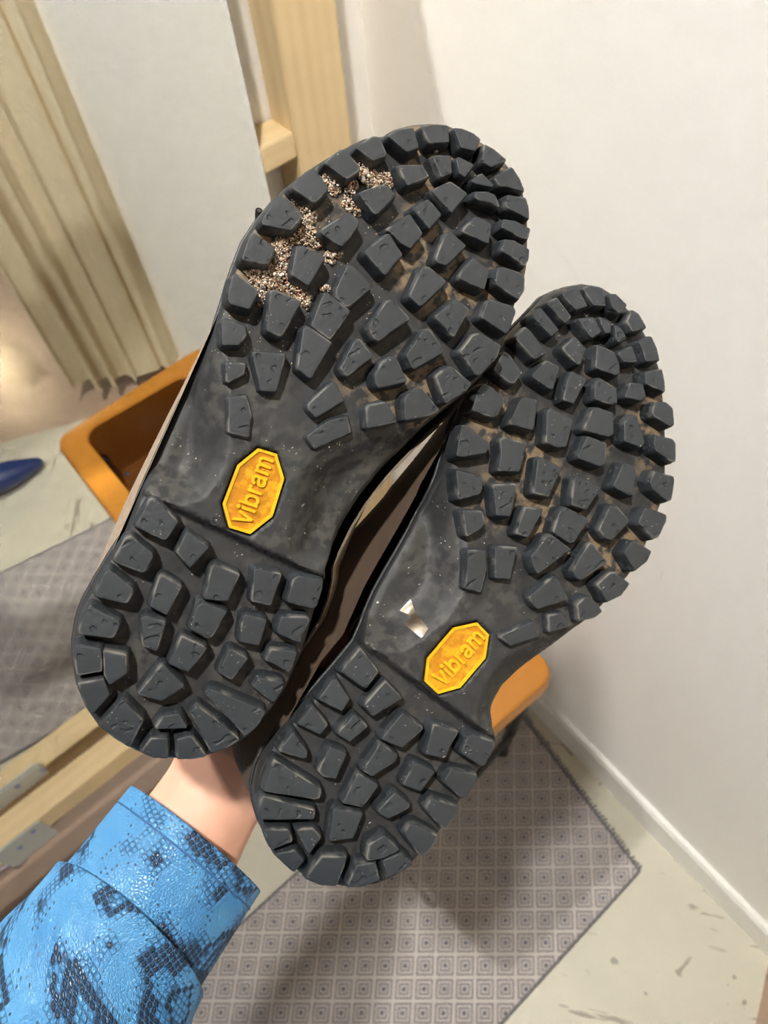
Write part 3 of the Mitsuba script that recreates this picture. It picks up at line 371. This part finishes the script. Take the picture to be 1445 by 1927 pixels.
def smooth01(a, b, x): t = np.clip((x - a) / (b - a), 0, 1); return t * t * (3 - 2 * t)
def sole_height(D, q):
    """Height (mm) of the tread floor at the plan points q: lug floors, the raised waist with its badge pit and the two hollowed flanks."""
    P = shapely.points(q); u, v = q[:, 0], q[:, 1]
    h0, h1 = D['heel']; d = (h1 - h0) / np.linalg.norm(h1 - h0); nn = np.array([-d[1], d[0]]); nn *= np.sign(nn[0])
    s = (q - h0) @ nn                                               # distance in front of the heel's edge
    waist = smooth01(-1.0, 1.2, s) * (1 - smooth01(45, 85, s))
    z = -9.4 + 5.2 * waist
    for key, depth, reach in (('sl', 13., 15.), ('sr', 12., 17.)):
        S = sg.Polygon(D[key]).buffer(0); ins = shapely.contains(S, P)
        dist = shapely.distance(P, sg.LineString(D[key][:{'sl': 11, 'sr': D['nsr']}[key]]))
        z = np.where(ins, z - depth * smooth01(0, reach, dist) - 1.0 * smooth01(0, 1.5, dist), z)
    B = sg.Polygon(D['badge']).buffer(.7, join_style=2); z = np.where(shapely.contains(B, P), z - 2.6, z)
    z = z + .25 * (meshkit.noise(np.c_[q * .22, np.zeros(len(q))]) - .5) + .12 * (meshkit.noise(np.c_[q * .7, np.ones(len(q))]) - .5)
    return z + bend(u)
def build_shoe(key, D, M, bulge, mudlevel, grow, suede):
    Wm = lambda m: m.apply_transform(M)
    out = sg.Polygon(D['out']).buffer(0).buffer(-1.2, 6).buffer(1.2, 6); ring = poly_ring(out, 1.6); nr = len(ring)
    # tread floor
    x0, y0, x1, y1 = out.bounds; gx, gy = np.meshgrid(np.arange(x0, x1, 1.7), np.arange(y0, y1, 1.7)); gx[1::2] += .85
    grid = np.c_[gx.ravel(), gy.ravel()]; inner = out.buffer(-.9); grid = grid[shapely.contains(inner, shapely.points(grid))]
    extra = []
    for d_ in (.55, .85): extra.append(poly_ring(sg.Polygon(D['badge']).buffer(d_, join_style=2), .6))
    for k in ('sl', 'sr'):
        for d_ in (0, -1.5): extra.append(poly_ring(sg.Polygon(D[k]).buffer(0).buffer(d_), 1.1))
    h0, h1 = D['heel']
    for o in (-1.0, 1.2):
        d = (h1 - h0) / np.linalg.norm(h1 - h0); nn = np.array([-d[1], d[0]]); nn *= np.sign(nn[0]); extra.append(h0 + nn * o + d * np.linspace(-10, 110, 90)[:, None])
    extra = np.vstack(extra); extra = extra[shapely.contains(inner, shapely.points(extra))]
    tree = cKDTree(extra); grid = grid[tree.query(grid)[0] > .7]
    Q = np.vstack([ring, grid, extra + rng.normal(0, .01, extra.shape)]); tri = Delaunay(Q).simplices
    cen = Q[tri].mean(1); tri = tri[shapely.contains(out.buffer(.05), shapely.points(cen))]
    a = np.cross(Q[tri[:, 1]] - Q[tri[:, 0]], Q[tri[:, 2]] - Q[tri[:, 0]]); tri = np.where((a > 0)[:, None], tri, tri[:, ::-1]); tri = tri[np.abs(a) > 1e-4]
    z = sole_height(D, Q); z[:nr] -= .8
    top = np.c_[Q, z]
    # uv: x = how much mud the place carries (towards the forefoot), y = its strength
    cheb = smooth01(150, 190, Q[:, 0]); uvt = np.c_[.1 * cheb, np.full(len(Q), mudlevel)]
    m = trimesh.Trimesh(top / 1000, tri, process=False); Wm(m)
    add(f'{key}__outsole', m, 'sole_rubber', True, uv=uvt)
    # side wall of the sole, from the tread edge to the upper
    zt = z[:nr]; rings = []; zb = -21. + bend(ring[:, 0]) * 1.05
    for t, o in ((0, 0), (.12, .9), (.45, 1.6), (.62, 1.5), (.66, .9), (.72, 1.4), (.96, 1.2), (1, .2), (1.0, -6)):
        rings.append(np.c_[offset_ring(ring, o), zt + (np.minimum(zb, zt - 4.) - zt) * t])
    V = np.vstack(rings); F = []
    for i in range(len(rings) - 1):
        for j in range(nr): k = (j + 1) % nr; F += [[(i + 1) * nr + j, (i + 1) * nr + k, i * nr + k], [(i + 1) * nr + j, i * nr + k, i * nr + j]]
    add(f'{key}__sidewall', Wm(trimesh.Trimesh(V / 1000, F, process=False)), 'side_rubber', 40)
    for i, p in enumerate(D['lugs']):
        low = D['low'].get(i, 0.)
        lm, lu = lug_mesh(p, i + len(key), low); add(f'{key}__outsole__lug', Wm(lm), 'tread_rubber', True, uv=lu)
    # badge: floor plate, raised rim, lettering
    b = sg.Polygon(D['badge']); zb0 = float(np.median(sole_height(D, np.array(b.buffer(3).exterior.coords)))); rim = b.difference(b.buffer(-1.25, join_style=2))
    pit = extrude(b.buffer(.75, join_style=2), zb0 - 2.9, zb0 - 2.2); pit.apply_scale(.001); add(f'{key}__badge__surround', Wm(pit), 'gap_black')
    plate_ = extrude(b.buffer(-.02), zb0 - 2.4, zb0 - .6); rm = extrude(rim, zb0 - 1.2, zb0 + .25)
    i2 = extrude(b.difference(b.buffer(-.75, join_style=2)).buffer(-.0), zb0 + .2, zb0 + .42)
    for q in (plate_, rm, i2): q.apply_scale(.001)
    add(f'{key}__badge', Wm(plate_), 'badge_floor_shaded'); add(f'{key}__badge__rim', Wm(join(rm, i2)), 'badge_rim')
    t0, t1 = D['text']; L = np.linalg.norm(t1 - t0); d = (t1 - t0) / L
    tm = meshkit.text_mesh('vibram', 7.2, 1.0, True); ex = tm.bounds; tm.apply_translation(-ex[0]); sx = L / (ex[1] - ex[0])[0]
    w_ = tm.vertices.copy(); w_[:, 0] *= sx; frac = w_[:, 0] / L; w_[:, 1] *= 1.0 + .35 * (1 - smooth01(.0, .2, frac))
    up = np.array([-d[1], d[0]]); tm.vertices = np.c_[t0 + w_[:, :1] * d + w_[:, 1:2] * up, zb0 - .6 + w_[:, 2] * 1.3]
    tm.apply_scale(.001); add(f'{key}__badge__lettering', Wm(tm), 'badge_rim', 30)
    for ch, c in zip('RC', D['marks']):
        zc = float(sole_height(D, c[None])[0]); a_ = sg.Point(c).buffer(2.0, 16).difference(sg.Point(c).buffer(1.55, 16))
        g = extrude(a_, zc - .4, zc + .55); l_ = meshkit.text_mesh(ch, 1.9, .6); l_.apply_translation(-l_.bounds.mean(0)); v_ = l_.vertices.copy()
        l_.vertices = np.c_[c + v_[:, :1] * d + v_[:, 1:2] * up, zc + v_[:, 2] - .05]; g = join(g, l_); g.apply_scale(.001); add(f'{key}__outsole__embossed_mark', Wm(g), 'side_rubber', 30)
    # upper: rings that rise from the sole and close over the foot; open at the ankle
    hull = sg.MultiPoint(D['out']).convex_hull; U = out.buffer(6).intersection(hull).union(out).buffer(-3.2).buffer(-8).buffer(8)
    half = sg.box(-50, 0, 400, 200); U = hull.buffer(-1.).intersection(out.buffer(grow[0]).intersection(half).union(out.buffer(grow[1]).difference(half))).buffer(-10, 12).buffer(10, 12)
    r = poly_ring(U, 2.0); n = len(r); vc = float(np.median(r[:, 1])); rings = []; uu = r[:, 0]
    waist = np.exp(-((uu - 80) / 85.) ** 2) * np.clip(np.abs(r[:, 1] - vc) / 18, 0, 1); sgn = np.sign(r[:, 1] - vc)
    Hh = np.interp(uu, [-10, 60, 110, 170, 230, 300], [84, 84, 92, 80, 52, 40]); close = smooth01(95, 150, uu)
    cxy = np.c_[np.clip(uu, 45, 225), np.full(n, vc)]
    for t in np.linspace(0, 1, 18):
        s = np.cos(t * np.pi / 2 * .999) ** .55; s_open = 1 - .42 * t ** 1.5; s = s * close + s_open * (1 - close)
        g_ = np.sin(min(1, t * 2.2) * np.pi) ** 1
        q = cxy + (r - cxy) * s[:, None]; q[:, 1] += np.where(sgn > 0, bulge[0], bulge[1]) * waist * smooth01(.0, .34, t) * np.cos(t * np.pi / 2) ** .5
        rings.append(np.c_[q, -15 + bend(uu) * 1.05 - Hh * np.sin(t * np.pi / 2)])
    inner_ = []
    for t in np.linspace(0, 1, 6):
        q = rings[-1][:, :2] + (cxy - rings[-1][:, :2]) * (.06 + .1 * t); inner_.append(np.c_[q, rings[-1][:, 2] + 55 * t])
    def loft(R):
        k_ = len(R[0]); V = np.vstack(R); F = []
        for i in range(len(R) - 1):
            for j in range(k_): k = (j + 1) % k_; F += [[(i + 1) * k_ + j, (i + 1) * k_ + k, i * k_ + k], [(i + 1) * k_ + j, i * k_ + k, i * k_ + j]]
        return trimesh.Trimesh(V / 1000, F, process=False)
    add(f'{key}__upper', Wm(loft(rings)), suede, True)
    Li = loft([rings[-1]] + inner_); cap_ = inner_[-1]; k0 = len(Li.vertices)
    Vc = np.vstack([Li.vertices, np.r_[cap_.mean(0)] [None] / 1000]); e = (len(inner_)) * n
    Fc = np.vstack([Li.faces, [[k0, e + (j + 1) % n, e + j] for j in range(n)]]); add(f'{key}__lining', Wm(trimesh.Trimesh(Vc, Fc, process=False)), 'lining', True)
    # welt seam, laces over the instep
    w0 = offset_ring(ring, 1.75); sel = np.arange(nr)
    add(f'{key}__welt', Wm(tube(np.c_[w0, zt + (np.minimum(zb, zt - 4.) - zt) * .96][np.r_[sel, 0]] / 1000, .0009, 6, False)), 'side_rubber', True)
    lace = []
    top_at = lambda u_: -15 + float(bend(u_)) * 1.05 - np.interp(u_, [-10, 60, 110, 170, 230, 300], [84, 84, 92, 80, 52, 40])
    for i, u_ in enumerate(np.linspace(150, 215, 5)):
        w = 24; zc = top_at(u_); lace.append(spline([(u_ - 5, vc - w, zc + 9), (u_, vc, zc - 4), (u_ + 5, vc + w, zc + 9)], 14) / 1000)
    add(f'{key}__laces', Wm(join(*[tube(l, .0021, 8) for l in lace])), 'lace_black', True)
    return zb0
SHOES = [('hiking_shoe', 'L', shoe_matrix([-0.0291, 0.1395, 1.3048], [0.8607, 0.2915, 0.4174], [-0.4923, 0.6854, 0.5365], [-0.1297, -0.6673, 0.7334]), (8., -18.), .85, (6, 6), 'suede'), ('hiking_shoe_001', 'R', shoe_matrix([-0.0008, 0.064, 1.2494], [0.8497, 0.3638, 0.3815], [-0.5144, 0.7306, 0.449], [-0.1154, -0.5778, 0.8079]), (26., 0.), .8, (8, 1), 'shaded_suede')]
for key, side, M, bulge, mudlevel, grow, suede in SHOES:
    D = DATA[side]; D = {**{k: pts(v) for k, v in D.items() if k not in ('lugs', 'low', 'nsr')}, 'lugs': [pts(l) for l in D['lugs'].split('|')], 'low': D['low'], 'nsr': D['nsr']}
    DATA[side] = D; build_shoe(key, D, M, bulge, mudlevel, grow, suede)
tag('hiking_shoe', 'front suede hiking shoe, black lugged sole with sand between its toe lugs', 'shoe', 'pair of hiking shoes')
tag('hiking_shoe_001', 'rear suede hiking shoe, sole free of sand with a torn metallic scrap', 'shoe', 'pair of hiking shoes')
for k in ('hiking_shoe', 'hiking_shoe_001'):
    labels[k + '__badge'] = {'label': 'yellow elongated octagon badge with raised lettering'}
    labels[k + '__upper'] = {'label': 'taupe suede upper' if k == 'hiking_shoe' else 'suede upper coloured dark for the shade beside the front shoe'}
# scrap of metallic tape stuck in the hollow flank of the second shoe
D, M = DATA['R'], SHOES[1][2]; fp = sg.Polygon(D['foil']).buffer(0); r = poly_ring(fp, .9)
g = np.vstack([r, [q for q in rng.uniform(r.min(0), r.max(0), (160, 2)) if fp.buffer(-.5).contains(sg.Point(q))]]); tri = Delaunay(g).simplices
tri = tri[shapely.contains(fp, shapely.points(g[tri].mean(1)))]; zf = sole_height(D, g) + .35 + .9 * (meshkit.noise(np.c_[g * .28, np.full(len(g), 4.)]) - .3)
fm = trimesh.Trimesh(np.c_[g, zf] / 1000, tri, process=False); fm2 = trimesh.Trimesh(np.c_[g, zf - .15] / 1000, tri[:, ::-1], process=False)
fm = join(fm, fm2); fm.apply_transform(M); add('hiking_shoe_001__outsole__tape_scrap', fm, 'foil', 25)
labels['hiking_shoe_001__outsole__tape_scrap'] = {'label': 'torn shiny scrap of metallic tape'}
# lace end that sticks out beside the first shoe
D, M = DATA['L'], SHOES[0][2]; e0 = D['lace_end']
a = np.array([*e0[0], -30.]); b = np.array([*e0[1], -34.])
lt = spline(np.array([(190, 25, -62), (205, 48, -48), b + (b - a) * .3, b, a]) , 30)
add('hiking_shoe__lace_end', tube(lt[:22] / 1000, .0016, 8).apply_transform(M), 'lace_black', True)
add('hiking_shoe__lace_end__aglet', join(tube(lt[18:] / 1000, .0015, 12, False), tube(lt[18:] / 1000, .0011, 12, True)).apply_transform(M), 'lace_black', 40)

# sand caught between the lugs of the first shoe: countless grains
def sand():
    blobs = SAND; S, C = [], []; ico = trimesh.creation.icosphere(0, 1.0); nv = len(ico.vertices); F = []
    lugs = shapely.union_all([sg.Polygon(l).buffer(-.2) for l in D['lugs']]); out = sg.Polygon(D['out']).buffer(-.6)
    pal = np.array([srgb(200, 178, 154), srgb(172, 152, 132), srgb(224, 208, 188), srgb(138, 120, 104), srgb(206, 162, 116), srgb(178, 116, 94), srgb(128, 120, 112), srgb(236, 228, 216)])
    w = np.array([.26, .22, .16, .14, .06, .03, .08, .05])
    def put(q, r, lift):
        if lugs.contains(sg.Point(q)) or not out.contains(sg.Point(q)): return
        z = sole_height(D, np.array(q)[None])[0] + lift
        sc = r * rng.uniform(.7, 1.25, 3); R_ = trimesh.transformations.random_rotation_matrix(rng.random(3))[:3, :3]
        V = (ico.vertices * (1 + .12 * rng.normal(size=(nv, 1))) * sc) @ R_.T + (*q, z)
        F.append(ico.faces + nv * len(S)); S.append(V); C.append(np.tile(pal[rng.choice(8, p=w)] * rng.uniform(1.0, 1.35), (nv, 1)))
    for x, y, rad in blobs:
        for _ in range(int(rad * rad * 14)):
            a_, rr = rng.uniform(0, 2 * np.pi), rad * np.sqrt(rng.random()) * 1.15
            put((x + rr * np.cos(a_), y + rr * np.sin(a_)), rng.choice([.32, .42, .55, .8], p=[.38, .35, .2, .07]), rng.uniform(0, 4.4) * (1 - (rr / rad / 1.15) ** 2 * .8))
    for x, y in D['dust']:
        for _ in range(9): put((x + rng.normal(0, 6), y + rng.normal(0, 6)), rng.uniform(.18, .38), .2)
    for x, y, r_ in PEBBLE: put((x, y), r_, 3.0)
    m = trimesh.Trimesh(np.vstack(S) / 1000, np.vstack(F), process=False); m.apply_transform(M); return m, np.vstack(C)
sm, sc_ = sand()
scene['sand_grain'] = pr({'type': 'mesh_attribute', 'name': 'vertex_color'}, .45, specular=.5)
add('beach_sand', sm, 'sand_grain', True, color=sc_)
tag('beach_sand', 'coarse beige sand caught between the toe lugs of the front shoe', 'sand', kind='stuff')

# ------------------------------------------------------------------ the person who holds them (mostly outside the frame)
def hullcap(chain, more=()):
    """One Manifold from bones: (joint a, radius a, joint b, radius b)."""
    M_ = None
    for a, ra, b, rb in chain:
        q = []
        for c, r_ in ((a, ra), (b, rb)):
            s = trimesh.creation.icosphere(3, 1.0); q.append(s.vertices * np.asarray(r_) + c)
        h = manifold3d.Manifold.hull_points(np.vstack(q)); M_ = h if M_ is None else M_ + h
    return M_
def to_tri(m, edge, it=8):
    m = m.refine_to_length(edge).to_mesh(); t = trimesh.Trimesh(m.vert_properties[:, :3], m.tri_verts, process=True)
    trimesh.smoothing.filter_taubin(t, .5, -.53, it); return t
AWAY = np.array([.3154, .4614, -.8292])                              # from the shoulders down towards the held shoes
HEAD = np.array([.565, .825, 0]); LEFT = np.array([-.825, .565, 0]); UP = np.array([0, 0, 1.])
BODY = np.array([-.24, -.40, 0])
def bp(f, l, z): return BODY + HEAD * f + LEFT * l + UP * z
wrist, cuff, low = np.array([-0.0139, 0.1678, 1.1696]), np.array([-0.052, 0.1563, 1.1607]), np.array([-0.1249, 0.1326, 1.1584])
sh_l, sh_r = bp(.0, .19, 1.40), bp(.0, -.19, 1.40)
elbow = low + (low - cuff) / np.linalg.norm(low - cuff) * .12 + np.array([0, 0, -.03])
palm = np.array([0.0189, 0.1754, 1.1838]); ax = (palm - wrist) / np.linalg.norm(palm - wrist)
side = np.cross(ax, AWAY); side /= np.linalg.norm(side); back = np.cross(side, ax)
hand = [(cuff + (cuff - wrist) * .8, (.034, .034, .034), wrist, (.027, .027, .026)), (wrist, .0265, palm - side * .016 - ax * .02, .020), (wrist, .0265, palm + side * .018 - ax * .02, .019)]
kn = [palm + side * s_ + ax * a_ for s_, a_ in ((.030, .026), (.010, .034), (-.010, .032), (-.030, .022))]
for k_ in kn: hand.append((palm - ax * .03 + (k_ - palm) * .6, .015, k_, .0115))
for i, k_ in enumerate(kn):
    l1, l2, l3 = ((.040, .026, .02), (.044, .029, .022), (.041, .027, .021), (.033, .021, .018))[i]
    q1 = k_ + (ax * .75 - back * .55) * l1; q2 = q1 + (ax * .1 - back * .95) * l2; q3 = q2 + (-ax * .55 - back * .75) * l3
    hand += [(k_, .0105, q1, .0092), (q1, .0092, q2, .0085), (q2, .0085, q3, .0075)]
tb = wrist + ax * .022 - side * .024; t1 = tb - side * .026 + ax * .030 - back * .012; t2 = t1 - side * .006 + ax * .032 - back * .012; t3 = t2 + side * .004 + ax * .026 - back * .006
hand += [(tb, .017, t1, .0125), (t1, .0125, t2, .0105), (t2, .0105, t3, .0085)]
fore = [(elbow, .042, cuff, .032)]
elbow_r = bp(-.05, -.29, 1.10); hand_r = bp(.08, -.33, .84)
finger_r = []
for i, o in enumerate((.027, .009, -.009, -.027)):
    k0 = hand_r - UP * .08 + HEAD * (.01 + o); k1 = k0 - UP * (.05 - .006 * abs(i - 1)) + LEFT * .006; finger_r += [(k0, .0105, k1, .009), (k1, .009, k1 - UP * .034 + LEFT * .018, .0078)]
finger_r += [(hand_r - UP * .03 + HEAD * .025, .014, hand_r - UP * .075 + HEAD * .055, .011), (hand_r - UP * .075 + HEAD * .055, .011, hand_r - UP * .11 + HEAD * .056, .0085)]
hd = bp(.10, 0, 1.66)
body = hullcap(fore + hand + [
    (bp(0, .0, .98), (.15, .15, .10), bp(.0, 0, 1.12), (.13, .13, .1)), (bp(0, 0, 1.12), (.13, .13, .1), bp(.0, 0, 1.32), (.14, .14, .09)), (bp(0, .11, 1.36), .07, bp(0, -.11, 1.36), .07),
    (bp(0, 0, 1.38), .06, hd - UP * .06, .055), (hd, (.078, .078, .105), hd - UP * .05 + HEAD * .03, (.06, .06, .06)), (hd + HEAD * .075 - UP * .01, .012, hd + HEAD * .095 - UP * .035, .013),
    (hd + HEAD * .07 - UP * .078, .022, hd + HEAD * .066 - UP * .068, .02), (hd + LEFT * .077 + UP * .01, .012, hd + LEFT * .079 - UP * .02, .01), (hd - LEFT * .077 + UP * .01, .012, hd - LEFT * .079 - UP * .02, .01),
    (sh_l, .058, elbow, .046), (sh_r, .058, elbow_r, .046), (elbow_r, .044, hand_r, .028), (hand_r, .026, hand_r - UP * .08 + HEAD * .01, (.034, .034, .03))] + finger_r)
scene['skin'] = bump(pr(proc(lambda p, n, uv: mix(srgb(228, 178, 152), srgb(214, 158, 134), fbm(p.x * 60, p.y * 60, p.z * 60, 3))), .5, specular=.35, sheen=.1), lambda p, n, uv: .00012 * fbm(p.x * 900, p.y * 900, p.z * 900, 2), 1., 3e-4)
add('person', to_tri(body, .004, 24), 'skin', True)
tag('person', 'person in a blue snake print leather jacket whose hand holds the shoes', 'person')
scene['hair_brown'] = pr(rgb(70, 50, 36), .6)
hr = hullcap([(hd + UP * .035 - HEAD * .015, (.092, .092, .10), hd - HEAD * .03 - UP * .05, (.085, .085, .1)), (hd - HEAD * .06 - UP * .05, .075, hd - HEAD * .075 - UP * .2, .06)])
add('person__hair', to_tri(hr, .012, 5), 'hair_brown', True)
scene['eye_white'] = pr(rgb(60, 60, 66), .2)
for s_ in (1, -1):
    e_ = trimesh.creation.icosphere(2, .011); e_.apply_translation(hd + HEAD * .074 + LEFT * .03 * s_ + UP * .008); add('person__eye', e_, 'eye_white', True)

# jacket: sleeve with a turned-over cuff in blue embossed leather
def cells(uv):
    u, v = uv.x * 1000 / 2.9, uv.y * 1000 / 2.9
    return u * .92 + v * .38, v * .92 - u * .38
def snake_masks(uv):
    a, b = cells(uv); ia, ib = dr.floor(a), dr.floor(b)
    big = .03 * cell_rand(ia, ib, 4) + fbm(ia * .19, ib * .16, 3.0, 2)
    fa, fb = a - ia - .5, b - ib - .5
    edge = dr.power(dr.power(dr.abs(fa) + 1e-4, 3.) + dr.power(dr.abs(fb) + 1e-4, 3.), 1 / 3.)
    return a, b, big, fa, fb, edge
def snake_color(p, n, uv):
    a, b, big, fa, fb, edge = snake_masks(uv)
    c = mix(srgb(86, 148, 194), srgb(66, 126, 178), fbm(uv.x * 90, uv.y * 90, 1., 3))
    d1, d2, _ = voronoi(uv.x * 560, uv.y * 560)
    vein = 1 - smoothstep(.03, .10, d2 - d1)
    c = mix(c, srgb(132, 188, 226), vein * .5 * smoothstep(.3, .6, fbm(uv.x * 130, uv.y * 130, 5., 2)))
    grid = smoothstep(.36, .47, edge) * smoothstep(.50, .54, big)
    low_ = smoothstep(.16, .42, fa + fb * .8) * smoothstep(.50, .54, big)
    c = mix(c, srgb(34, 58, 92), dr.maximum(grid * .75, low_ * .55))
    tile = smoothstep(.59, .605, big) * (1 - smoothstep(.72, .74, big)) * (1 - smoothstep(.41, .46, edge))
    dots = smoothstep(.42, .44, big) * (1 - smoothstep(.455, .47, big)) * (1 - smoothstep(.17, .24, edge))
    c = mix(c, srgb(30, 40, 56), dr.maximum(tile * .96, dots * .8))
    return c
def snake_bump(p, n, uv):
    a, b, big, fa, fb, edge = snake_masks(uv)
    d1, d2, _ = voronoi(uv.x * 560, uv.y * 560)
    return .00045 * (1 - smoothstep(.30, .48, edge)) * smoothstep(.40, .54, big) + .0004 * smoothstep(.0, .25, d2 - d1) + .0007 * fbm(uv.x * 160, uv.y * 160, 2., 2)
scene['snake_leather'] = bump(pr(proc(snake_color), .36, specular=.5, clearcoat=.25, clearcoat_gloss=.75), snake_bump, 1., 2.0e-4)
scene['seam_thread'] = pr(rgb(44, 84, 128), .6)
scene['jacket_lining'] = pr(rgb(30, 44, 60), .8)
def sleeve(path, ra, rb, thick, slant0, slant1, n=110, m=70, u0=0., folds=0.):
    """Tube of leather about the path; ra/rb half-widths across and in depth along it; the ends cut slanting; uv in metres."""
    path = np.asarray(path, float); t = np.gradient(path, axis=0); t /= np.linalg.norm(t, axis=1, keepdims=True)
    s = np.r_[0, np.cumsum(np.linalg.norm(np.diff(path, axis=0), axis=1))]; Lg = s[-1]
    V, UV, I = [], [], []
    for i in range(m + 1):
        for j in range(n + 1):
            th = 2 * np.pi * j / n; w = i / m
            sl = w * Lg + (1 - w) * slant0 * np.cos(th - .35) + w * slant1 * np.cos(th + 1.3)
            c = np.array([np.interp(sl, s, path[:, k]) for k in range(3)]); c += t[0] * min(0, sl) + t[-1] * max(0, sl - Lg); tt = np.array([np.interp(sl, s, t[:, k]) for k in range(3)])
            x_ = np.cross(tt, AWAY); x_ /= np.linalg.norm(x_); y_ = np.cross(x_, tt)
            fa = 1 + folds * (np.sin(sl * 95 + 2.2 * np.sin(th + .5)) * .5 + np.sin(sl * 43 + th * 2)) * (.5 + .5 * np.sin(th * 1.5 + 1))
            A, B = np.interp(sl, s, ra) * fa, np.interp(sl, s, rb) * fa
            d_ = np.cos(th) * x_ * A + np.sin(th) * y_ * B
            V.append(c + d_); I.append(c + d_ * (1 - thick / np.linalg.norm(d_))); UV.append((u0 + th * (A + B) / 2, sl))
    V, I, UV = np.array(V), np.array(I), np.array(UV); F = []
    for i in range(m):
        for j in range(n): a = i * (n + 1) + j; F += [[a, a + n + 2, a + 1], [a, a + n + 1, a + n + 2]]
    F = np.array(F); k = len(V); e = m * (n + 1); lip = []
    for j in range(n): lip += [[j, j + 1, k + j], [j + 1, k + j + 1, k + j], [e + j, k + e + j, e + j + 1], [e + j + 1, k + e + j, k + e + j + 1]]
    return trimesh.Trimesh(np.vstack([V, I]), np.vstack([F, F[:, ::-1] + k, lip]), process=False), np.vstack([UV, UV])
cuff_end = np.array([-0.0483, 0.1534, 1.1605])
cp = spline([low + (low - cuff) * .1, np.array([-0.0889, 0.1425, 1.1583]), cuff_end], 40)
m_, uv_ = sleeve(cp, np.linspace(.048, .0455, 40), np.linspace(.046, .043, 40), .0022, .0, .007, u0=.0)
seam = m_.vertices[62 * 111:63 * 111] * 1.0
add('person__cuff', m_, 'snake_leather', True, uv=uv_)
from scipy.ndimage import gaussian_filter1d
bone = [sh_l - LEFT * .05, sh_l * .5 + elbow * .5, elbow, low, np.array([-0.0993, 0.1393, 1.1598])]; bl = np.r_[0, np.cumsum([np.linalg.norm(bone[i_ + 1] - bone[i_]) for i_ in range(4)])]
sp = np.c_[tuple(np.interp(np.linspace(0, bl[-1], 90), bl, [b_[k_] for b_ in bone]) for k_ in range(3))]; sp = np.c_[tuple(gaussian_filter1d(sp[:, k_], 3, mode='nearest') for k_ in range(3))]; sp[-1] = bone[-1]
lw = 1 - (bl[-1] - bl[3]) / bl[-1]; ww = np.linspace(0, 1, 90)
m_, uv_ = sleeve(sp, np.interp(ww, [0, .5, lw, 1], [.088, .072, .056, .0505]), np.interp(ww, [0, .5, lw, 1], [.088, .070, .054, .048]), .0025, .0, .020, m=130, u0=.31, folds=.012)
add('person__sleeve', m_, 'snake_leather', True, uv=uv_)
add('person__cuff__stitching', tube(seam, .00045, 6, False), 'seam_thread', True)
labels['person__sleeve'] = {'label': 'blue snake print leather sleeve'}; labels['person__cuff'] = {'label': 'blue snake print leather cuff'}
def soft(chain, edge, it=6): return to_tri(hullcap(chain), edge, it)
scene['jacket_leather'] = pr(rgb(82, 150, 204), .4)
add('person__jacket', soft([(bp(0, 0, .93), (.165, .165, .06), bp(0, 0, 1.12), (.15, .15, .1)), (bp(0, 0, 1.12), (.15, .15, .1), bp(0, 0, 1.32), (.155, .155, .1)), (bp(0, .12, 1.38), .082, bp(0, -.12, 1.38), .082), (bp(0, .13, 1.37), .088, sh_l, .086), (sh_r, .075, elbow_r, .062), (elbow_r, .062, hand_r * .85 + elbow_r * .15, .045)], .02), 'jacket_leather', True)
scene['denim_dark'] = pr(rgb(40, 44, 58), .85)
add('person__trousers', soft([(bp(0, .08, .96), .10, np.array([-.21, -.36, .52]), .07), (np.array([-.21, -.36, .52]), .07, np.array([-.235, -.355, .16]), .055), (bp(0, -.08, .96), .10, np.array([-.36, -.50, .52]), .07), (np.array([-.36, -.50, .52]), .07, np.array([-.38, -.52, .16]), .055), (bp(0, .06, .98), .12, bp(0, -.06, .98), .12)], .02), 'denim_dark', True)
scene['boot_blue'] = pr(rgb(22, 42, 92), .25, specular=.6, clearcoat=.5)
def boot(toe, heel, ank):
    toe, heel, ank = map(np.asarray, (toe, heel, ank)); f = (toe - heel) / np.linalg.norm(toe - heel); sd = np.array([-f[1], f[0], 0])
    ch = [(heel + [0, 0, .045], .036, heel + f * .10 + [0, 0, .05], .036), (heel + f * .10 + [0, 0, .05], .038, heel + f * .19 + [0, 0, .036], (.042, .042, .032)), (heel + f * .19 + [0, 0, .036], (.042, .042, .032), toe - f * .012 + [0, 0, .022], (.016, .016, .016)), (heel + f * .03 + [0, 0, .06], .040, ank, .052)]
    return soft(ch, .008, 8)
add('person__boot', boot((.035, -.335, 0), (-.245, -.36, 0), (-.225, -.355, .20)), 'boot_blue', True)
add('person__boot', boot((-.13, -.545, 0), (-.40, -.53, 0), (-.38, -.52, .20)), 'boot_blue', True)
labels['person__boot'] = {'label': 'shiny dark blue pointed boot, seen in the mirror'}
